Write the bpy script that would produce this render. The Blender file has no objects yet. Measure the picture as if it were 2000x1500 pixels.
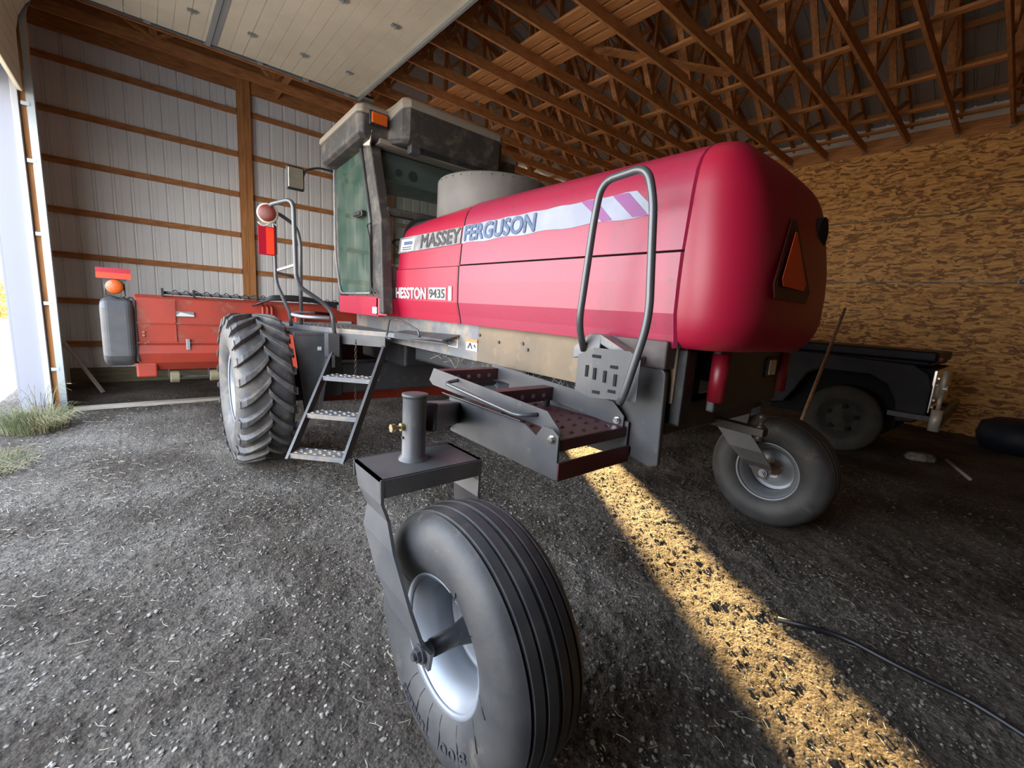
import bpy, math, random
import numpy as np
from mathutils import Vector, Matrix
random.seed(7); rng = np.random.default_rng(7)
sc = bpy.context.scene
PI = math.pi

# ------------------------------------------------------------------ camera
cd = bpy.data.cameras.new('camera'); cam = bpy.data.objects.new('camera', cd)
sc.collection.objects.link(cam); sc.camera = cam
cd.sensor_fit = 'HORIZONTAL'; cd.sensor_width = 36.0; cd.lens = 840.4 / 2000 * 36
cd.clip_start = 0.05; cd.clip_end = 400
yaw, pitch, roll = math.radians(40.8), math.radians(9.6), math.radians(-3.77)
fwd = Vector((math.sin(yaw) * math.cos(pitch), math.cos(yaw) * math.cos(pitch), -math.sin(pitch)))
rgt = Vector((math.cos(yaw), -math.sin(yaw), 0)); dwn = fwd.cross(rgt)
r2 = rgt * math.cos(roll) + dwn * math.sin(roll); d2 = dwn * math.cos(roll) - rgt * math.sin(roll)
cam.matrix_world = Matrix(((r2.x, -d2.x, -fwd.x, 0), (r2.y, -d2.y, -fwd.y, 0), (r2.z, -d2.z, -fwd.z, 1.62), (0, 0, 0, 1)))

# ------------------------------------------------------------------ world, sun, exposure
sc.cycles.max_bounces = 14; sc.cycles.diffuse_bounces = 8
sc.view_settings.view_transform = 'Standard'; sc.view_settings.look = 'None'
sc.view_settings.gamma = 1.0; sc.view_settings.use_curve_mapping = False
sc.view_settings.exposure = 1.35
W = bpy.data.worlds.new('sky'); sc.world = W; W.use_nodes = True
nt = W.node_tree; nt.nodes.clear()
wo = nt.nodes.new('ShaderNodeOutputWorld'); bg = nt.nodes.new('ShaderNodeBackground')
tc = nt.nodes.new('ShaderNodeTexCoord'); sp = nt.nodes.new('ShaderNodeSeparateXYZ'); cr = nt.nodes.new('ShaderNodeValToRGB')
nt.links.new(tc.outputs['Generated'], sp.inputs[0]); nt.links.new(sp.outputs['Z'], cr.inputs[0])
cr.color_ramp.elements[0].position = 0.0; cr.color_ramp.elements[0].color = (1.0, 0.99, 0.97, 1)
cr.color_ramp.elements[1].position = 0.6; cr.color_ramp.elements[1].color = (0.66, 0.79, 1.0, 1)
nt.links.new(cr.outputs[0], bg.inputs[0]); bg.inputs[1].default_value = 4.0
nt.links.new(bg.outputs[0], wo.inputs[0])
sd = bpy.data.lights.new('sun', 'SUN'); sun = bpy.data.objects.new('sun', sd); sc.collection.objects.link(sun)
SAZ = (0.552, 0.834); SEL = math.radians(14)
sdir = Vector((-SAZ[0] * math.cos(SEL), -SAZ[1] * math.cos(SEL), -math.sin(SEL)))
sun.rotation_euler = sdir.to_track_quat('-Z', 'Y').to_euler()
sd.energy = 25.0; sd.color = (1.0, 0.66, 0.27); sd.angle = math.radians(0.9)
pd = bpy.data.lights.new('door_portal', 'AREA'); por = bpy.data.objects.new('door_portal', pd); sc.collection.objects.link(por)
pd.shape = 'RECTANGLE'; pd.size = 7.4; pd.size_y = 3.7; pd.cycles.is_portal = True
por.matrix_world = Matrix(((0, 0, -1, -1.25), (1, 0, 0, 3.9), (0, -1, 0, 1.85), (0, 0, 0, 1)))

# ------------------------------------------------------------------ materials
def node(nt, t, **k):
    n = nt.nodes.new(t)
    for a, b in k.items(): setattr(n, a, b)
    return n
def mat(name, col, rough=0.6, metal=0.0, spec=0.5, col2=None, nscale=6.0, stretch=(1, 1, 1), lo=0.4, hi=0.65,
        bump=0.0, bscale=40.0, coat=0.0, dirt=None, dscale=3.0, dlo=0.55, dhi=0.75, detail=6, alpha=None, trans=0, emit=None, rotz=0):
    m = bpy.data.materials.new(name); m.use_nodes = True; nt = m.node_tree
    b = nt.nodes['Principled BSDF']; L = nt.links.new
    b.inputs['Base Color'].default_value = (*col, 1); b.inputs['Roughness'].default_value = rough
    b.inputs['Metallic'].default_value = metal; b.inputs['Specular IOR Level'].default_value = spec
    b.inputs['Coat Weight'].default_value = coat; b.inputs['Coat Roughness'].default_value = 0.35
    tcn = node(nt, 'ShaderNodeTexCoord'); mp = node(nt, 'ShaderNodeMapping'); L(tcn.outputs['Object'], mp.inputs[0])
    mp.inputs['Scale'].default_value = stretch; mp.inputs['Rotation'].default_value = (0, 0, rotz)
    out = None
    if col2 is not None:
        n = node(nt, 'ShaderNodeTexNoise'); n.inputs['Scale'].default_value = nscale; n.inputs['Detail'].default_value = detail
        L(mp.outputs[0], n.inputs['Vector'])
        r = node(nt, 'ShaderNodeValToRGB'); r.color_ramp.elements[0].position = lo; r.color_ramp.elements[1].position = hi
        r.color_ramp.elements[0].color = (*col, 1); r.color_ramp.elements[1].color = (*col2, 1)
        L(n.outputs[0], r.inputs[0]); out = r.outputs[0]
    if dirt is not None:
        n = node(nt, 'ShaderNodeTexNoise'); n.inputs['Scale'].default_value = dscale; n.inputs['Detail'].default_value = 10
        n.inputs['Roughness'].default_value = 0.7
        L(tcn.outputs['Object'], n.inputs['Vector'])
        r = node(nt, 'ShaderNodeValToRGB'); r.color_ramp.elements[0].position = dlo; r.color_ramp.elements[1].position = dhi
        L(n.outputs[0], r.inputs[0])
        mx = node(nt, 'ShaderNodeMix', data_type='RGBA'); L(r.outputs[0], mx.inputs[0])
        if out: L(out, mx.inputs[6])
        else: mx.inputs[6].default_value = (*col, 1)
        mx.inputs[7].default_value = (*dirt, 1); out = mx.outputs[2]
    if out: L(out, b.inputs['Base Color'])
    if bump:
        n = node(nt, 'ShaderNodeTexNoise'); n.inputs['Scale'].default_value = bscale; n.inputs['Detail'].default_value = 8
        L(mp.outputs[0], n.inputs['Vector']); bp = node(nt, 'ShaderNodeBump'); bp.inputs['Strength'].default_value = 1.0
        bp.inputs['Distance'].default_value = bump; L(n.outputs[0], bp.inputs['Height']); L(bp.outputs[0], b.inputs['Normal'])
    if trans: b.inputs['Transmission Weight'].default_value = trans
    if alpha is not None: b.inputs['Alpha'].default_value = alpha
    return m
M = {}
M['red'] = mat('red_paint', (0.33, 0.005, 0.030), 0.44, spec=0.5, coat=0.12, dirt=(0.16, 0.03, 0.025), dscale=22, dlo=0.60, dhi=0.74)
M['red_dusty'] = mat('red_paint_dusty', (0.29, 0.007, 0.042), 0.42, spec=0.6, coat=0.2, dirt=(0.13, 0.025, 0.025), dscale=26, dlo=0.56, dhi=0.70)
M['red_old'] = mat('orange_red_paint', (0.32, 0.032, 0.014), 0.55, col2=(0.24, 0.028, 0.014), nscale=3, dirt=(0.25, 0.12, 0.07), dscale=6)
M['red_dark'] = mat('dark_red_paint', (0.06, 0.006, 0.006), 0.5, bump=0.001)
M['maroon'] = mat('maroon_paint', (0.055, 0.014, 0.018), 0.5)
M['grey'] = mat('grey_paint', (0.058, 0.059, 0.063), 0.42, spec=0.45, col2=(0.085, 0.081, 0.08), nscale=5, dirt=(0.17, 0.145, 0.12), dscale=14, dlo=0.6, dhi=0.8)
M['grey_dark'] = mat('dark_grey_paint', (0.045, 0.045, 0.05), 0.45, dirt=(0.12, 0.1, 0.085), dscale=10)
M['grey_light'] = mat('worn_grey_paint', (0.13, 0.135, 0.145), 0.45, metal=0.2, dirt=(0.30, 0.24, 0.17), dscale=5, dlo=0.45, dhi=0.7)
M['tan_plate'] = mat('tan_frame_plate', (0.20, 0.145, 0.09), 0.7, col2=(0.145, 0.11, 0.075), nscale=3, bump=0.001, dirt=(0.27, 0.20, 0.12), dscale=8)  # golden tan with random darker and paler blotches
M['tube'] = mat('grey_tube_paint', (0.075, 0.08, 0.085), 0.30, spec=0.7, metal=0.2, dirt=(0.20, 0.17, 0.14), dscale=20, dlo=0.6, dhi=0.75)
M['tube_light'] = mat('worn_tube_paint', (0.33, 0.33, 0.34), 0.35, metal=0.3)
M['black'] = mat('black_plastic', (0.012, 0.012, 0.013), 0.5, dirt=(0.06, 0.05, 0.04), dscale=12)
M['black_dull'] = mat('black_cavity', (0.006, 0.006, 0.007), 0.9)
M['rubber'] = mat('tire_rubber', (0.035, 0.035, 0.037), 0.55, spec=0.45, col2=(0.055, 0.053, 0.052), nscale=7, bump=0.0008, bscale=60, dirt=(0.15, 0.125, 0.10), dscale=5, dlo=0.58, dhi=0.78)
M['rubber_worn'] = mat('tire_rubber_weathered', (0.045, 0.045, 0.048), 0.55, col2=(0.075, 0.07, 0.065), nscale=9, bump=0.001, bscale=70, dirt=(0.17, 0.145, 0.11), dscale=7, dlo=0.5, dhi=0.75)
M['lug'] = mat('tire_lug_worn', (0.17, 0.15, 0.125), 0.75, col2=(0.10, 0.09, 0.08), nscale=20, bump=0.001)
M['rim'] = mat('silver_rim', (0.24, 0.26, 0.29), 0.40, metal=0.35, dirt=(0.35, 0.28, 0.2), dscale=12, dlo=0.6, dhi=0.8)
M['rim_dark'] = mat('shaded_rim_paint', (0.24, 0.25, 0.27), 0.45, metal=0.3)
M['galv'] = mat('galvanised_steel', (0.36, 0.385, 0.40), 0.38, metal=0.7, col2=(0.36, 0.40, 0.42), nscale=20)
M['chrome'] = mat('chrome', (0.75, 0.73, 0.70), 0.18, metal=1.0, dirt=(0.3, 0.22, 0.15), dscale=14)
M['brass'] = mat('zinc_bolt', (0.55, 0.46, 0.25), 0.3, metal=0.9)
M['glass'] = mat('tinted_glass', (0.06, 0.12, 0.09), 0.08, spec=0.6, alpha=0.42, dirt=(0.30, 0.32, 0.26), dscale=4, dlo=0.45, dhi=0.85)
M['glass_rear'] = mat('dark_tinted_glass', (0.05, 0.08, 0.07), 0.05, spec=0.6, alpha=0.35)
M['cabtrim'] = mat('cab_headliner', (0.24, 0.25, 0.22), 0.8)
M['seat'] = mat('seat_fabric', (0.10, 0.105, 0.11), 0.9)
M['roof_tan'] = mat('tan_roof_cap', (0.22, 0.19, 0.15), 0.6, dirt=(0.22, 0.17, 0.12), dscale=4)
M['roof_black'] = mat('dusty_black_roof_band', (0.035, 0.032, 0.030), 0.55, dirt=(0.16, 0.13, 0.10), dscale=7, dlo=0.5, dhi=0.75, bump=0.0006)
M['cyl'] = mat('grey_brown_screen', (0.11, 0.10, 0.09), 0.6, col2=(0.15, 0.135, 0.12), nscale=4)
M['white_decal'] = mat('white_decal', (0.27, 0.29, 0.36), 0.5, spec=0.3, col2=(0.33, 0.35, 0.43), nscale=4)
M['grey_decal'] = mat('grey_decal', (0.17, 0.16, 0.16), 0.5, spec=0.3, col2=(0.30, 0.29, 0.29), nscale=10)
M['lilac'] = mat('faded_purple_decal', (0.24, 0.08, 0.22), 0.5, spec=0.3)
M['ink'] = mat('dark_ink', (0.02, 0.016, 0.016), 0.5, col2=(0.045, 0.04, 0.04), nscale=60)
M['ink_blue'] = mat('faded_blue_ink', (0.05, 0.09, 0.17), 0.5, col2=(0.12, 0.16, 0.25), nscale=40, lo=0.45, hi=0.75)
M['white'] = mat('white_paint', (0.50, 0.50, 0.49), 0.5)
M['orange_lbl'] = mat('orange_label', (0.75, 0.18, 0.05), 0.5)
M['lens_amber'] = mat('amber_lens', (0.50, 0.085, 0.008), 0.25, spec=0.7, bump=0.002, bscale=90)
M['lens_red'] = mat('red_lens', (0.14, 0.022, 0.012), 0.45)
M['refl_red'] = mat('red_reflector', (0.35, 0.004, 0.02), 0.4)
M['refl_orange'] = mat('fluorescent_orange_film', (1.0, 0.05, 0.015), 0.45)
M['smv'] = mat('orange_triangle_film', (0.95, 0.09, 0.02), 0.5)
M['cream'] = mat('cream_lamp_housing', (0.55, 0.49, 0.38), 0.5)
M['steelwall'] = mat('white_sheet_steel', (0.78, 0.78, 0.76), 0.42, metal=0.0, col2=(0.73, 0.73, 0.71), nscale=1)
M['roofsteel'] = mat('galvanised_roof_steel', (0.32, 0.30, 0.28), 0.6, metal=0.2)
M['timber'] = mat('pine_timber', (0.47, 0.20, 0.065), 0.72, col2=(0.33, 0.125, 0.04), nscale=3, stretch=(2, 8, 8), bump=0.001)
M['timber_y'] = mat('pine_timber_lengthwise', (0.52, 0.23, 0.075), 0.72, col2=(0.36, 0.14, 0.045), nscale=3, stretch=(10, 1, 10), bump=0.001)
M['timber_post'] = mat('pine_post', (0.50, 0.22, 0.07), 0.72, col2=(0.36, 0.14, 0.04), nscale=3, stretch=(8, 8, 0.8), bump=0.001)
M['treated'] = mat('treated_board', (0.20, 0.17, 0.10), 0.8, col2=(0.13, 0.12, 0.07), nscale=3, stretch=(1, 8, 8))
M['board_grey'] = mat('weathered_board', (0.40, 0.35, 0.29), 0.85, col2=(0.30, 0.26, 0.21), nscale=4, stretch=(1, 8, 8))
M['stick'] = mat('pale_stick', (0.42, 0.36, 0.29), 0.8)
M['rust'] = mat('rusty_rod', (0.38, 0.23, 0.13), 0.75, col2=(0.24, 0.13, 0.07), nscale=30)
M['door_panel'] = mat('cream_door_panel', (0.62, 0.55, 0.42), 0.6, bump=0.0006, bscale=60, col2=(0.56, 0.49, 0.37), nscale=2)
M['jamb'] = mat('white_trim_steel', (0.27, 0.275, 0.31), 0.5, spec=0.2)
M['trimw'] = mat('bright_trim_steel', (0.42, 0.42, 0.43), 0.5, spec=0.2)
M['truck'] = mat('dark_blue_truck_paint', (0.004, 0.004, 0.012), 0.5, spec=0.25, dirt=(0.018, 0.011, 0.006), dscale=5, dlo=0.45, dhi=0.7)
M['truck_tire'] = mat('dusty_old_tire', (0.055, 0.052, 0.042), 0.85, col2=(0.035, 0.032, 0.03), nscale=6)
M['hose'] = mat('black_hose', (0.012, 0.012, 0.014), 0.4)
M['grass'] = mat('dry_green_grass', (0.10, 0.12, 0.055), 0.8, spec=0.2, col2=(0.24, 0.21, 0.12), nscale=3)
M['straw'] = mat('straw', (0.42, 0.38, 0.29), 0.8, col2=(0.32, 0.28, 0.20), nscale=3)
M['stone'] = mat('gravel_stone', (0.10, 0.088, 0.075), 0.8, spec=0.3, col2=(0.27, 0.25, 0.22), nscale=12, lo=0.35, hi=0.7)
M['leaf'] = mat('yellow_leaves', (0.45, 0.33, 0.10), 0.8, col2=(0.30, 0.33, 0.12), nscale=5)
M['mirror'] = mat('dusty_mirror', (0.55, 0.52, 0.42), 0.25, metal=0.8, col2=(0.4, 0.38, 0.3), nscale=12)
M['blue_tarp'] = mat('dark_blue_plastic', (0.006, 0.009, 0.02), 0.6)
M['dull_chrome'] = mat('dusty_chrome', (0.62, 0.58, 0.50), 0.42, metal=0.35)
M['wood_ply'] = mat('plain_wood_wall', (0.30, 0.19, 0.09), 0.8)

# gravel floor: browns and greys, fine bump
M['yard'] = mat('pale_dry_yard', (0.50, 0.46, 0.40), 0.9, col2=(0.40, 0.38, 0.33), nscale=2, bump=0.01)
M['block'] = mat('dusty_brown_block', (0.08, 0.065, 0.062), 0.7, col2=(0.13, 0.10, 0.09), nscale=9)
M['hitch'] = mat('dark_oily_steel', (0.035, 0.024, 0.018), 0.4, dirt=(0.10, 0.065, 0.04), dscale=14)
M['post_red'] = mat('deep_red_post_paint', (0.16, 0.004, 0.012), 0.4)
M['tri_border'] = mat('dark_red_border_film', (0.05, 0.003, 0.004), 0.5)
M['worn_band'] = mat('scuffed_tread_edge', (0.085, 0.078, 0.068), 0.7, col2=(0.04, 0.038, 0.036), nscale=30, bump=0.001)
def floor_mat():
    m = bpy.data.materials.new('gravel_dirt'); m.use_nodes = True; nt = m.node_tree; b = nt.nodes['Principled BSDF']; L = nt.links.new
    t = node(nt, 'ShaderNodeTexCoord')
    n1 = node(nt, 'ShaderNodeTexNoise'); n1.inputs['Scale'].default_value = 1.1; n1.inputs['Detail'].default_value = 5
    n2 = node(nt, 'ShaderNodeTexNoise'); n2.inputs['Scale'].default_value = 38; n2.inputs['Detail'].default_value = 9; n2.inputs['Roughness'].default_value = 0.75
    vo = node(nt, 'ShaderNodeTexVoronoi'); vo.inputs['Scale'].default_value = 75
    for n in (n1, n2, vo): L(t.outputs['Object'], n.inputs['Vector'])
    r1 = node(nt, 'ShaderNodeValToRGB'); e = r1.color_ramp.elements; e[0].position = 0.38; e[0].color = (0.070, 0.055, 0.041, 1); e[1].position = 0.64; e[1].color = (0.185, 0.166, 0.142, 1)
    L(n1.outputs[0], r1.inputs[0])
    r2 = node(nt, 'ShaderNodeValToRGB'); e = r2.color_ramp.elements; e[0].position = 0.38; e[0].color = (0.42, 0.40, 0.38, 1); e[1].position = 0.66; e[1].color = (1.7, 1.68, 1.65, 1)
    L(n2.outputs[0], r2.inputs[0])
    mx = node(nt, 'ShaderNodeMix', data_type='RGBA', blend_type='MULTIPLY'); mx.inputs[0].default_value = 1.0
    L(r1.outputs[0], mx.inputs[6]); L(r2.outputs[0], mx.inputs[7])
    L(mx.outputs[2], b.inputs['Base Color']); b.inputs['Roughness'].default_value = 0.85; b.inputs['Specular IOR Level'].default_value = 0.35
    ad = node(nt, 'ShaderNodeMath', operation='MULTIPLY_ADD'); L(vo.outputs['Distance'], ad.inputs[0]); ad.inputs[1].default_value = -0.6; L(n2.outputs[0], ad.inputs[2])
    bp = node(nt, 'ShaderNodeBump'); bp.inputs['Strength'].default_value = 1.0; bp.inputs['Distance'].default_value = 0.028
    L(ad.outputs[0], bp.inputs['Height']); L(bp.outputs[0], b.inputs['Normal'])
    return m
M['floor'] = floor_mat()
def osb_mat():
    m = bpy.data.materials.new('osb_board'); m.use_nodes = True; nt = m.node_tree; b = nt.nodes['Principled BSDF']; L = nt.links.new
    t = node(nt, 'ShaderNodeTexCoord'); mp = node(nt, 'ShaderNodeMapping'); mp.inputs['Scale'].default_value = (1, 8, 30); L(t.outputs['Object'], mp.inputs[0])
    w = node(nt, 'ShaderNodeTexNoise'); w.inputs['Scale'].default_value = 3; L(t.outputs['Object'], w.inputs['Vector'])
    mxv = node(nt, 'ShaderNodeMix', data_type='VECTOR'); mxv.inputs[0].default_value = 0.25; L(mp.outputs[0], mxv.inputs[4]); 
    sc_ = node(nt, 'ShaderNodeVectorMath', operation='SCALE'); sc_.inputs['Scale'].default_value = 14; L(w.outputs['Color'], sc_.inputs[0]); L(sc_.outputs[0], mxv.inputs[5])
    v = node(nt, 'ShaderNodeTexVoronoi'); v.inputs['Scale'].default_value = 1.3; L(mxv.outputs[1], v.inputs['Vector'])
    n = node(nt, 'ShaderNodeTexNoise'); n.inputs['Scale'].default_value = 2.4; n.inputs['Detail'].default_value = 8; L(mxv.outputs[1], n.inputs['Vector'])
    r = node(nt, 'ShaderNodeValToRGB'); e = r.color_ramp.elements
    e[0].position = 0.36; e[0].color = (0.26, 0.105, 0.024, 1); e[1].position = 0.66; e[1].color = (0.85, 0.46, 0.14, 1)
    x = r.color_ramp.elements.new(0.47); x.color = (0.60, 0.29, 0.075, 1)
    ad = node(nt, 'ShaderNodeMix', data_type='FLOAT'); ad.inputs[0].default_value = 0.38; L(n.outputs[0], ad.inputs[2])
    se = node(nt, 'ShaderNodeSeparateColor'); L(v.outputs['Color'], se.inputs[0]); L(se.outputs[0], ad.inputs[3])
    L(ad.outputs[0], r.inputs[0]); L(r.outputs[0], b.inputs['Base Color']); b.inputs['Roughness'].default_value = 0.6
    bp = node(nt, 'ShaderNodeBump'); bp.inputs['Distance'].default_value = 0.004; L(ad.outputs[0], bp.inputs['Height']); L(bp.outputs[0], b.inputs['Normal'])
    return m
M['osb'] = osb_mat()

# ------------------------------------------------------------------ mesh helpers
class MB:
    def __init__(s): s.v = []; s.f = []; s.sm = []
    def add(s, vs, fs, smooth=False):
        o = len(s.v); s.v += [tuple(v) for v in vs]; s.f += [tuple(i + o for i in f) for f in fs]; s.sm += [smooth] * len(fs); return s
    def box(s, a, b):
        x0, y0, z0 = a; x1, y1, z1 = b
        vs = [(x0, y0, z0), (x1, y0, z0), (x1, y1, z0), (x0, y1, z0), (x0, y0, z1), (x1, y0, z1), (x1, y1, z1), (x0, y1, z1)]
        return s.add(vs, [(0, 3, 2, 1), (4, 5, 6, 7), (0, 1, 5, 4), (1, 2, 6, 5), (2, 3, 7, 6), (3, 0, 4, 7)])
    def bar(s, p, q, w, h, up=(0, 0, 1)):      # box along p->q, w sideways, h along up
        p = Vector(p); q = Vector(q); d = (q - p).normalized(); u = Vector(up)
        r = d.cross(u)
        if r.length < 1e-4: r = d.cross(Vector((1, 0, 0)))
        r.normalize(); u = r.cross(d).normalized(); vs = []
        for c in (p, q):
            for a, b in ((-1, -1), (1, -1), (1, 1), (-1, 1)): vs.append(c + r * a * w / 2 + u * b * h / 2)
        return s.add(vs, [(0, 3, 2, 1), (4, 5, 6, 7), (0, 1, 5, 4), (1, 2, 6, 5), (2, 3, 7, 6), (3, 0, 4, 7)])
    def prism(s, poly, ax, lo, hi):            # poly: 2-D points in the other two axes (in order)
        n = len(poly); vs = []
        for t in (lo, hi):
            for a, b in poly:
                vs.append({'x': (t, a, b), 'y': (a, t, b), 'z': (a, b, t)}[ax])
        fs = [tuple(range(n)), tuple(range(2 * n - 1, n - 1, -1))] + [(i, i + n, (i + 1) % n + n, (i + 1) % n) for i in range(n)]
        return s.add(vs, fs)
    def plate(s, pts, t):                      # thick polygon from 3-D points, thickness vector t
        n = len(pts); t = Vector(t); vs = [Vector(p) for p in pts] + [Vector(p) + t for p in pts]
        return s.add(vs, [tuple(range(n)), tuple(range(2 * n - 1, n - 1, -1))] + [(i, i + n, (i + 1) % n + n, (i + 1) % n) for i in range(n)])
    def tube(s, pts, r, n=10, caps=True, closed=False):
        P = [Vector(p) for p in pts]; m = len(P); vs = []; fs = []; prev = None
        for i, p in enumerate(P):
            if closed: d = P[(i + 1) % m] - P[i - 1]
            else: d = P[min(i + 1, m - 1)] - P[max(i - 1, 0)]
            d.normalize()
            if prev is None:
                u = d.orthogonal().normalized()
            else:
                u = prev - d * prev.dot(d)
                u = u.normalized() if u.length > 1e-6 else d.orthogonal().normalized()
            prev = u; w = d.cross(u); rr = r[i] if isinstance(r, (list, tuple)) else r
            for k in range(n):
                a = 2 * PI * k / n; vs.append(p + (u * math.cos(a) + w * math.sin(a)) * rr)
        for i in range(m if closed else m - 1):
            for k in range(n):
                a = i * n + k; b = i * n + (k + 1) % n; j = (i + 1) % m
                fs.append((a, b, j * n + (k + 1) % n, j * n + k))
        s.add(vs, fs, True)
        if caps and not closed:
            s.add(vs[:n], [tuple(range(n - 1, -1, -1))]); s.add(vs[-n:], [tuple(range(n))])
        return s
    def lathe(s, prof, c, ax=(1, 0, 0), n=64, smooth=True, closed=False, wob=0):   # prof: (along axis, radius)
        c = Vector(c); A = Vector(ax).normalized(); U = A.orthogonal().normalized() if abs(A.x) < .9 else Vector((0, -1, 0)); Wv = A.cross(U)
        vs = []; m = len(prof)
        for k in range(n):
            a = 2 * PI * k / n; d = U * math.cos(a) + Wv * math.sin(a)
            for t, r in prof: vs.append(c + A * t + d * r)
        fs = []
        for k in range(n):
            k2 = (k + 1) % n
            for i in range(m if closed else m - 1):
                i2 = (i + 1) % m; fs.append((k * m + i, k2 * m + i, k2 * m + i2, k * m + i2))
        return s.add(vs, fs, smooth)
    def cyl(s, c, ax, r, h, n=24): return s.lathe([(0, 0.0), (0, r), (h, r), (h, 0.0)], c, ax, n, False)
    def build(s, name, m, parent=None, bevel=0, seg=2, smooth=None, sub=0, origin=None):
        me = bpy.data.meshes.new(name)
        off = Vector((0, 0, 0))
        if parent is not None:
            off = Vector(parent['_o']) if '_o' in parent else off
        elif origin is not None: off = Vector(origin)
        me.from_pydata([Vector(v) - off for v in s.v], [], s.f); me.validate(clean_customdata=False)
        o = bpy.data.objects.new(name, me); sc.collection.objects.link(o)
        if parent is not None:
            o.parent = parent
            if '_o' in parent and parent.type == 'MESH': pass
            o['_o'] = tuple(off)
        else: o.location = off; o['_o'] = tuple(off)
        ms = m if isinstance(m, (list, tuple)) else [m]
        for x in ms: me.materials.append(M[x])
        sm = s.sm if smooth is None else [smooth] * len(s.sm)
        if len(sm) == len(me.polygons): me.polygons.foreach_set('use_smooth', sm)
        if any(sm) or bevel:
            bm_fix(me)
        if bevel:
            b = o.modifiers.new('bevel', 'BEVEL'); b.width = bevel; b.segments = seg; b.limit_method = 'ANGLE'; b.angle_limit = math.radians(40)
        if sub:
            b = o.modifiers.new('sub', 'SUBSURF'); b.levels = sub; b.render_levels = sub
        return o
import bmesh
def bm_fix(me, dist=1e-5):
    b = bmesh.new(); b.from_mesh(me); bmesh.ops.remove_doubles(b, verts=b.verts, dist=dist); bmesh.ops.recalc_face_normals(b, faces=b.faces); b.to_mesh(me); b.free()
def tag(o, label=None, cat=None, group=None, kind=None):
    if label: o['label'] = label
    if cat: o['category'] = cat
    if group: o['group'] = group
    if kind: o['kind'] = kind
    return o
def struct(o): o['kind'] = 'structure'; return o
def thing(name, loc, label, cat, group=None):
    o = bpy.data.objects.new(name, None); sc.collection.objects.link(o); o.location = loc; o['_o'] = tuple(loc); o.empty_display_size = 0.1
    return tag(o, label, cat, group)
def arc(c, r, a0, a1, ex, ey, n=6):
    c = Vector(c); ex = Vector(ex); ey = Vector(ey)
    return [c + ex * r * math.cos(a0 + (a1 - a0) * i / n) + ey * r * math.sin(a0 + (a1 - a0) * i / n) for i in range(n + 1)]
def rounded(pts, r, n=5):                      # round the corners of a 3-D path
    P = [Vector(p) for p in pts]; out = [P[0]]
    for i in range(1, len(P) - 1):
        a = (P[i - 1] - P[i]); b = (P[i + 1] - P[i]); ra = min(r, a.length * .45, b.length * .45); a.normalize(); b.normalize()
        p0 = P[i] + a * ra; p2 = P[i] + b * ra
        for k in range(n + 1):
            t = k / n; out.append(p0 * (1 - t) ** 2 + P[i] * 2 * t * (1 - t) + p2 * t * t)
    out.append(P[-1]); return out
def noise2(x, y, s, seed):
    g = np.random.default_rng(seed).random((256, 256)); fx = x * s; fy = y * s
    ix = np.floor(fx).astype(int); iy = np.floor(fy).astype(int); u = fx - ix; v = fy - iy
    u = u * u * (3 - 2 * u); v = v * v * (3 - 2 * v); G = lambda a, b: g[a % 256, b % 256]
    return (G(ix, iy) * (1 - u) + G(ix + 1, iy) * u) * (1 - v) + (G(ix, iy + 1) * (1 - u) + G(ix + 1, iy + 1) * u) * v - .5
def np_mesh(name, V, F, m, smooth=False):
    me = bpy.data.meshes.new(name); V = np.asarray(V, np.float32); F = np.asarray(F, np.int32); k = F.shape[1]
    me.vertices.add(len(V)); me.vertices.foreach_set('co', V.ravel()); me.loops.add(F.size); me.loops.foreach_set('vertex_index', F.ravel())
    me.polygons.add(len(F)); me.polygons.foreach_set('loop_start', np.arange(len(F), dtype=np.int32) * k)
    me.polygons.foreach_set('use_smooth', np.full(len(F), smooth)); me.update(calc_edges=True); me.validate()
    o = bpy.data.objects.new(name, me); sc.collection.objects.link(o); me.materials.append(M[m]); return o
def text_verts(s, size=1.0, offset=0.0, extrude=0.0, space=1.0):
    c = bpy.data.curves.new('t', 'FONT'); c.body = s; c.size = size; c.offset = offset; c.extrude = extrude; c.space_character = space; c.resolution_u = 4
    o = bpy.data.objects.new('t', c); sc.collection.objects.link(o); bpy.context.view_layer.update()
    me = bpy.data.meshes.new_from_object(o.evaluated_get(bpy.context.evaluated_depsgraph_get()))
    V = [tuple(v.co) for v in me.vertices]; F = [tuple(p.vertices) for p in me.polygons]
    bpy.data.objects.remove(o); bpy.data.curves.remove(c); bpy.data.meshes.remove(me); return V, F
def text_on(s, u0, u1, v0, v1, fn, name, m, parent, offset=0.0, bold=0):    # fits text into the box, fn maps (u, v, w) to 3-D
    V, F = text_verts(s, 1.0, offset, 0.002); xs = [v[0] for v in V]; ys = [v[1] for v in V]
    a, b, c, d = min(xs), max(xs), min(ys), max(ys)
    mb = MB(); hh = abs(v1 - v0) * bold
    for k, (du, dv) in enumerate(((0, 0), (-hh, 0), (hh, 0), (0, hh), (0, -hh)) if bold else ((0, 0),)):
        mb.add([fn(u0 + (x - a) / (b - a) * (u1 - u0) + du, v0 + (y - c) / (d - c) * (v1 - v0) + dv, w + k * .00025) for x, y, w in V], F)
    return mb.build(name, m, parent)

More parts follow.
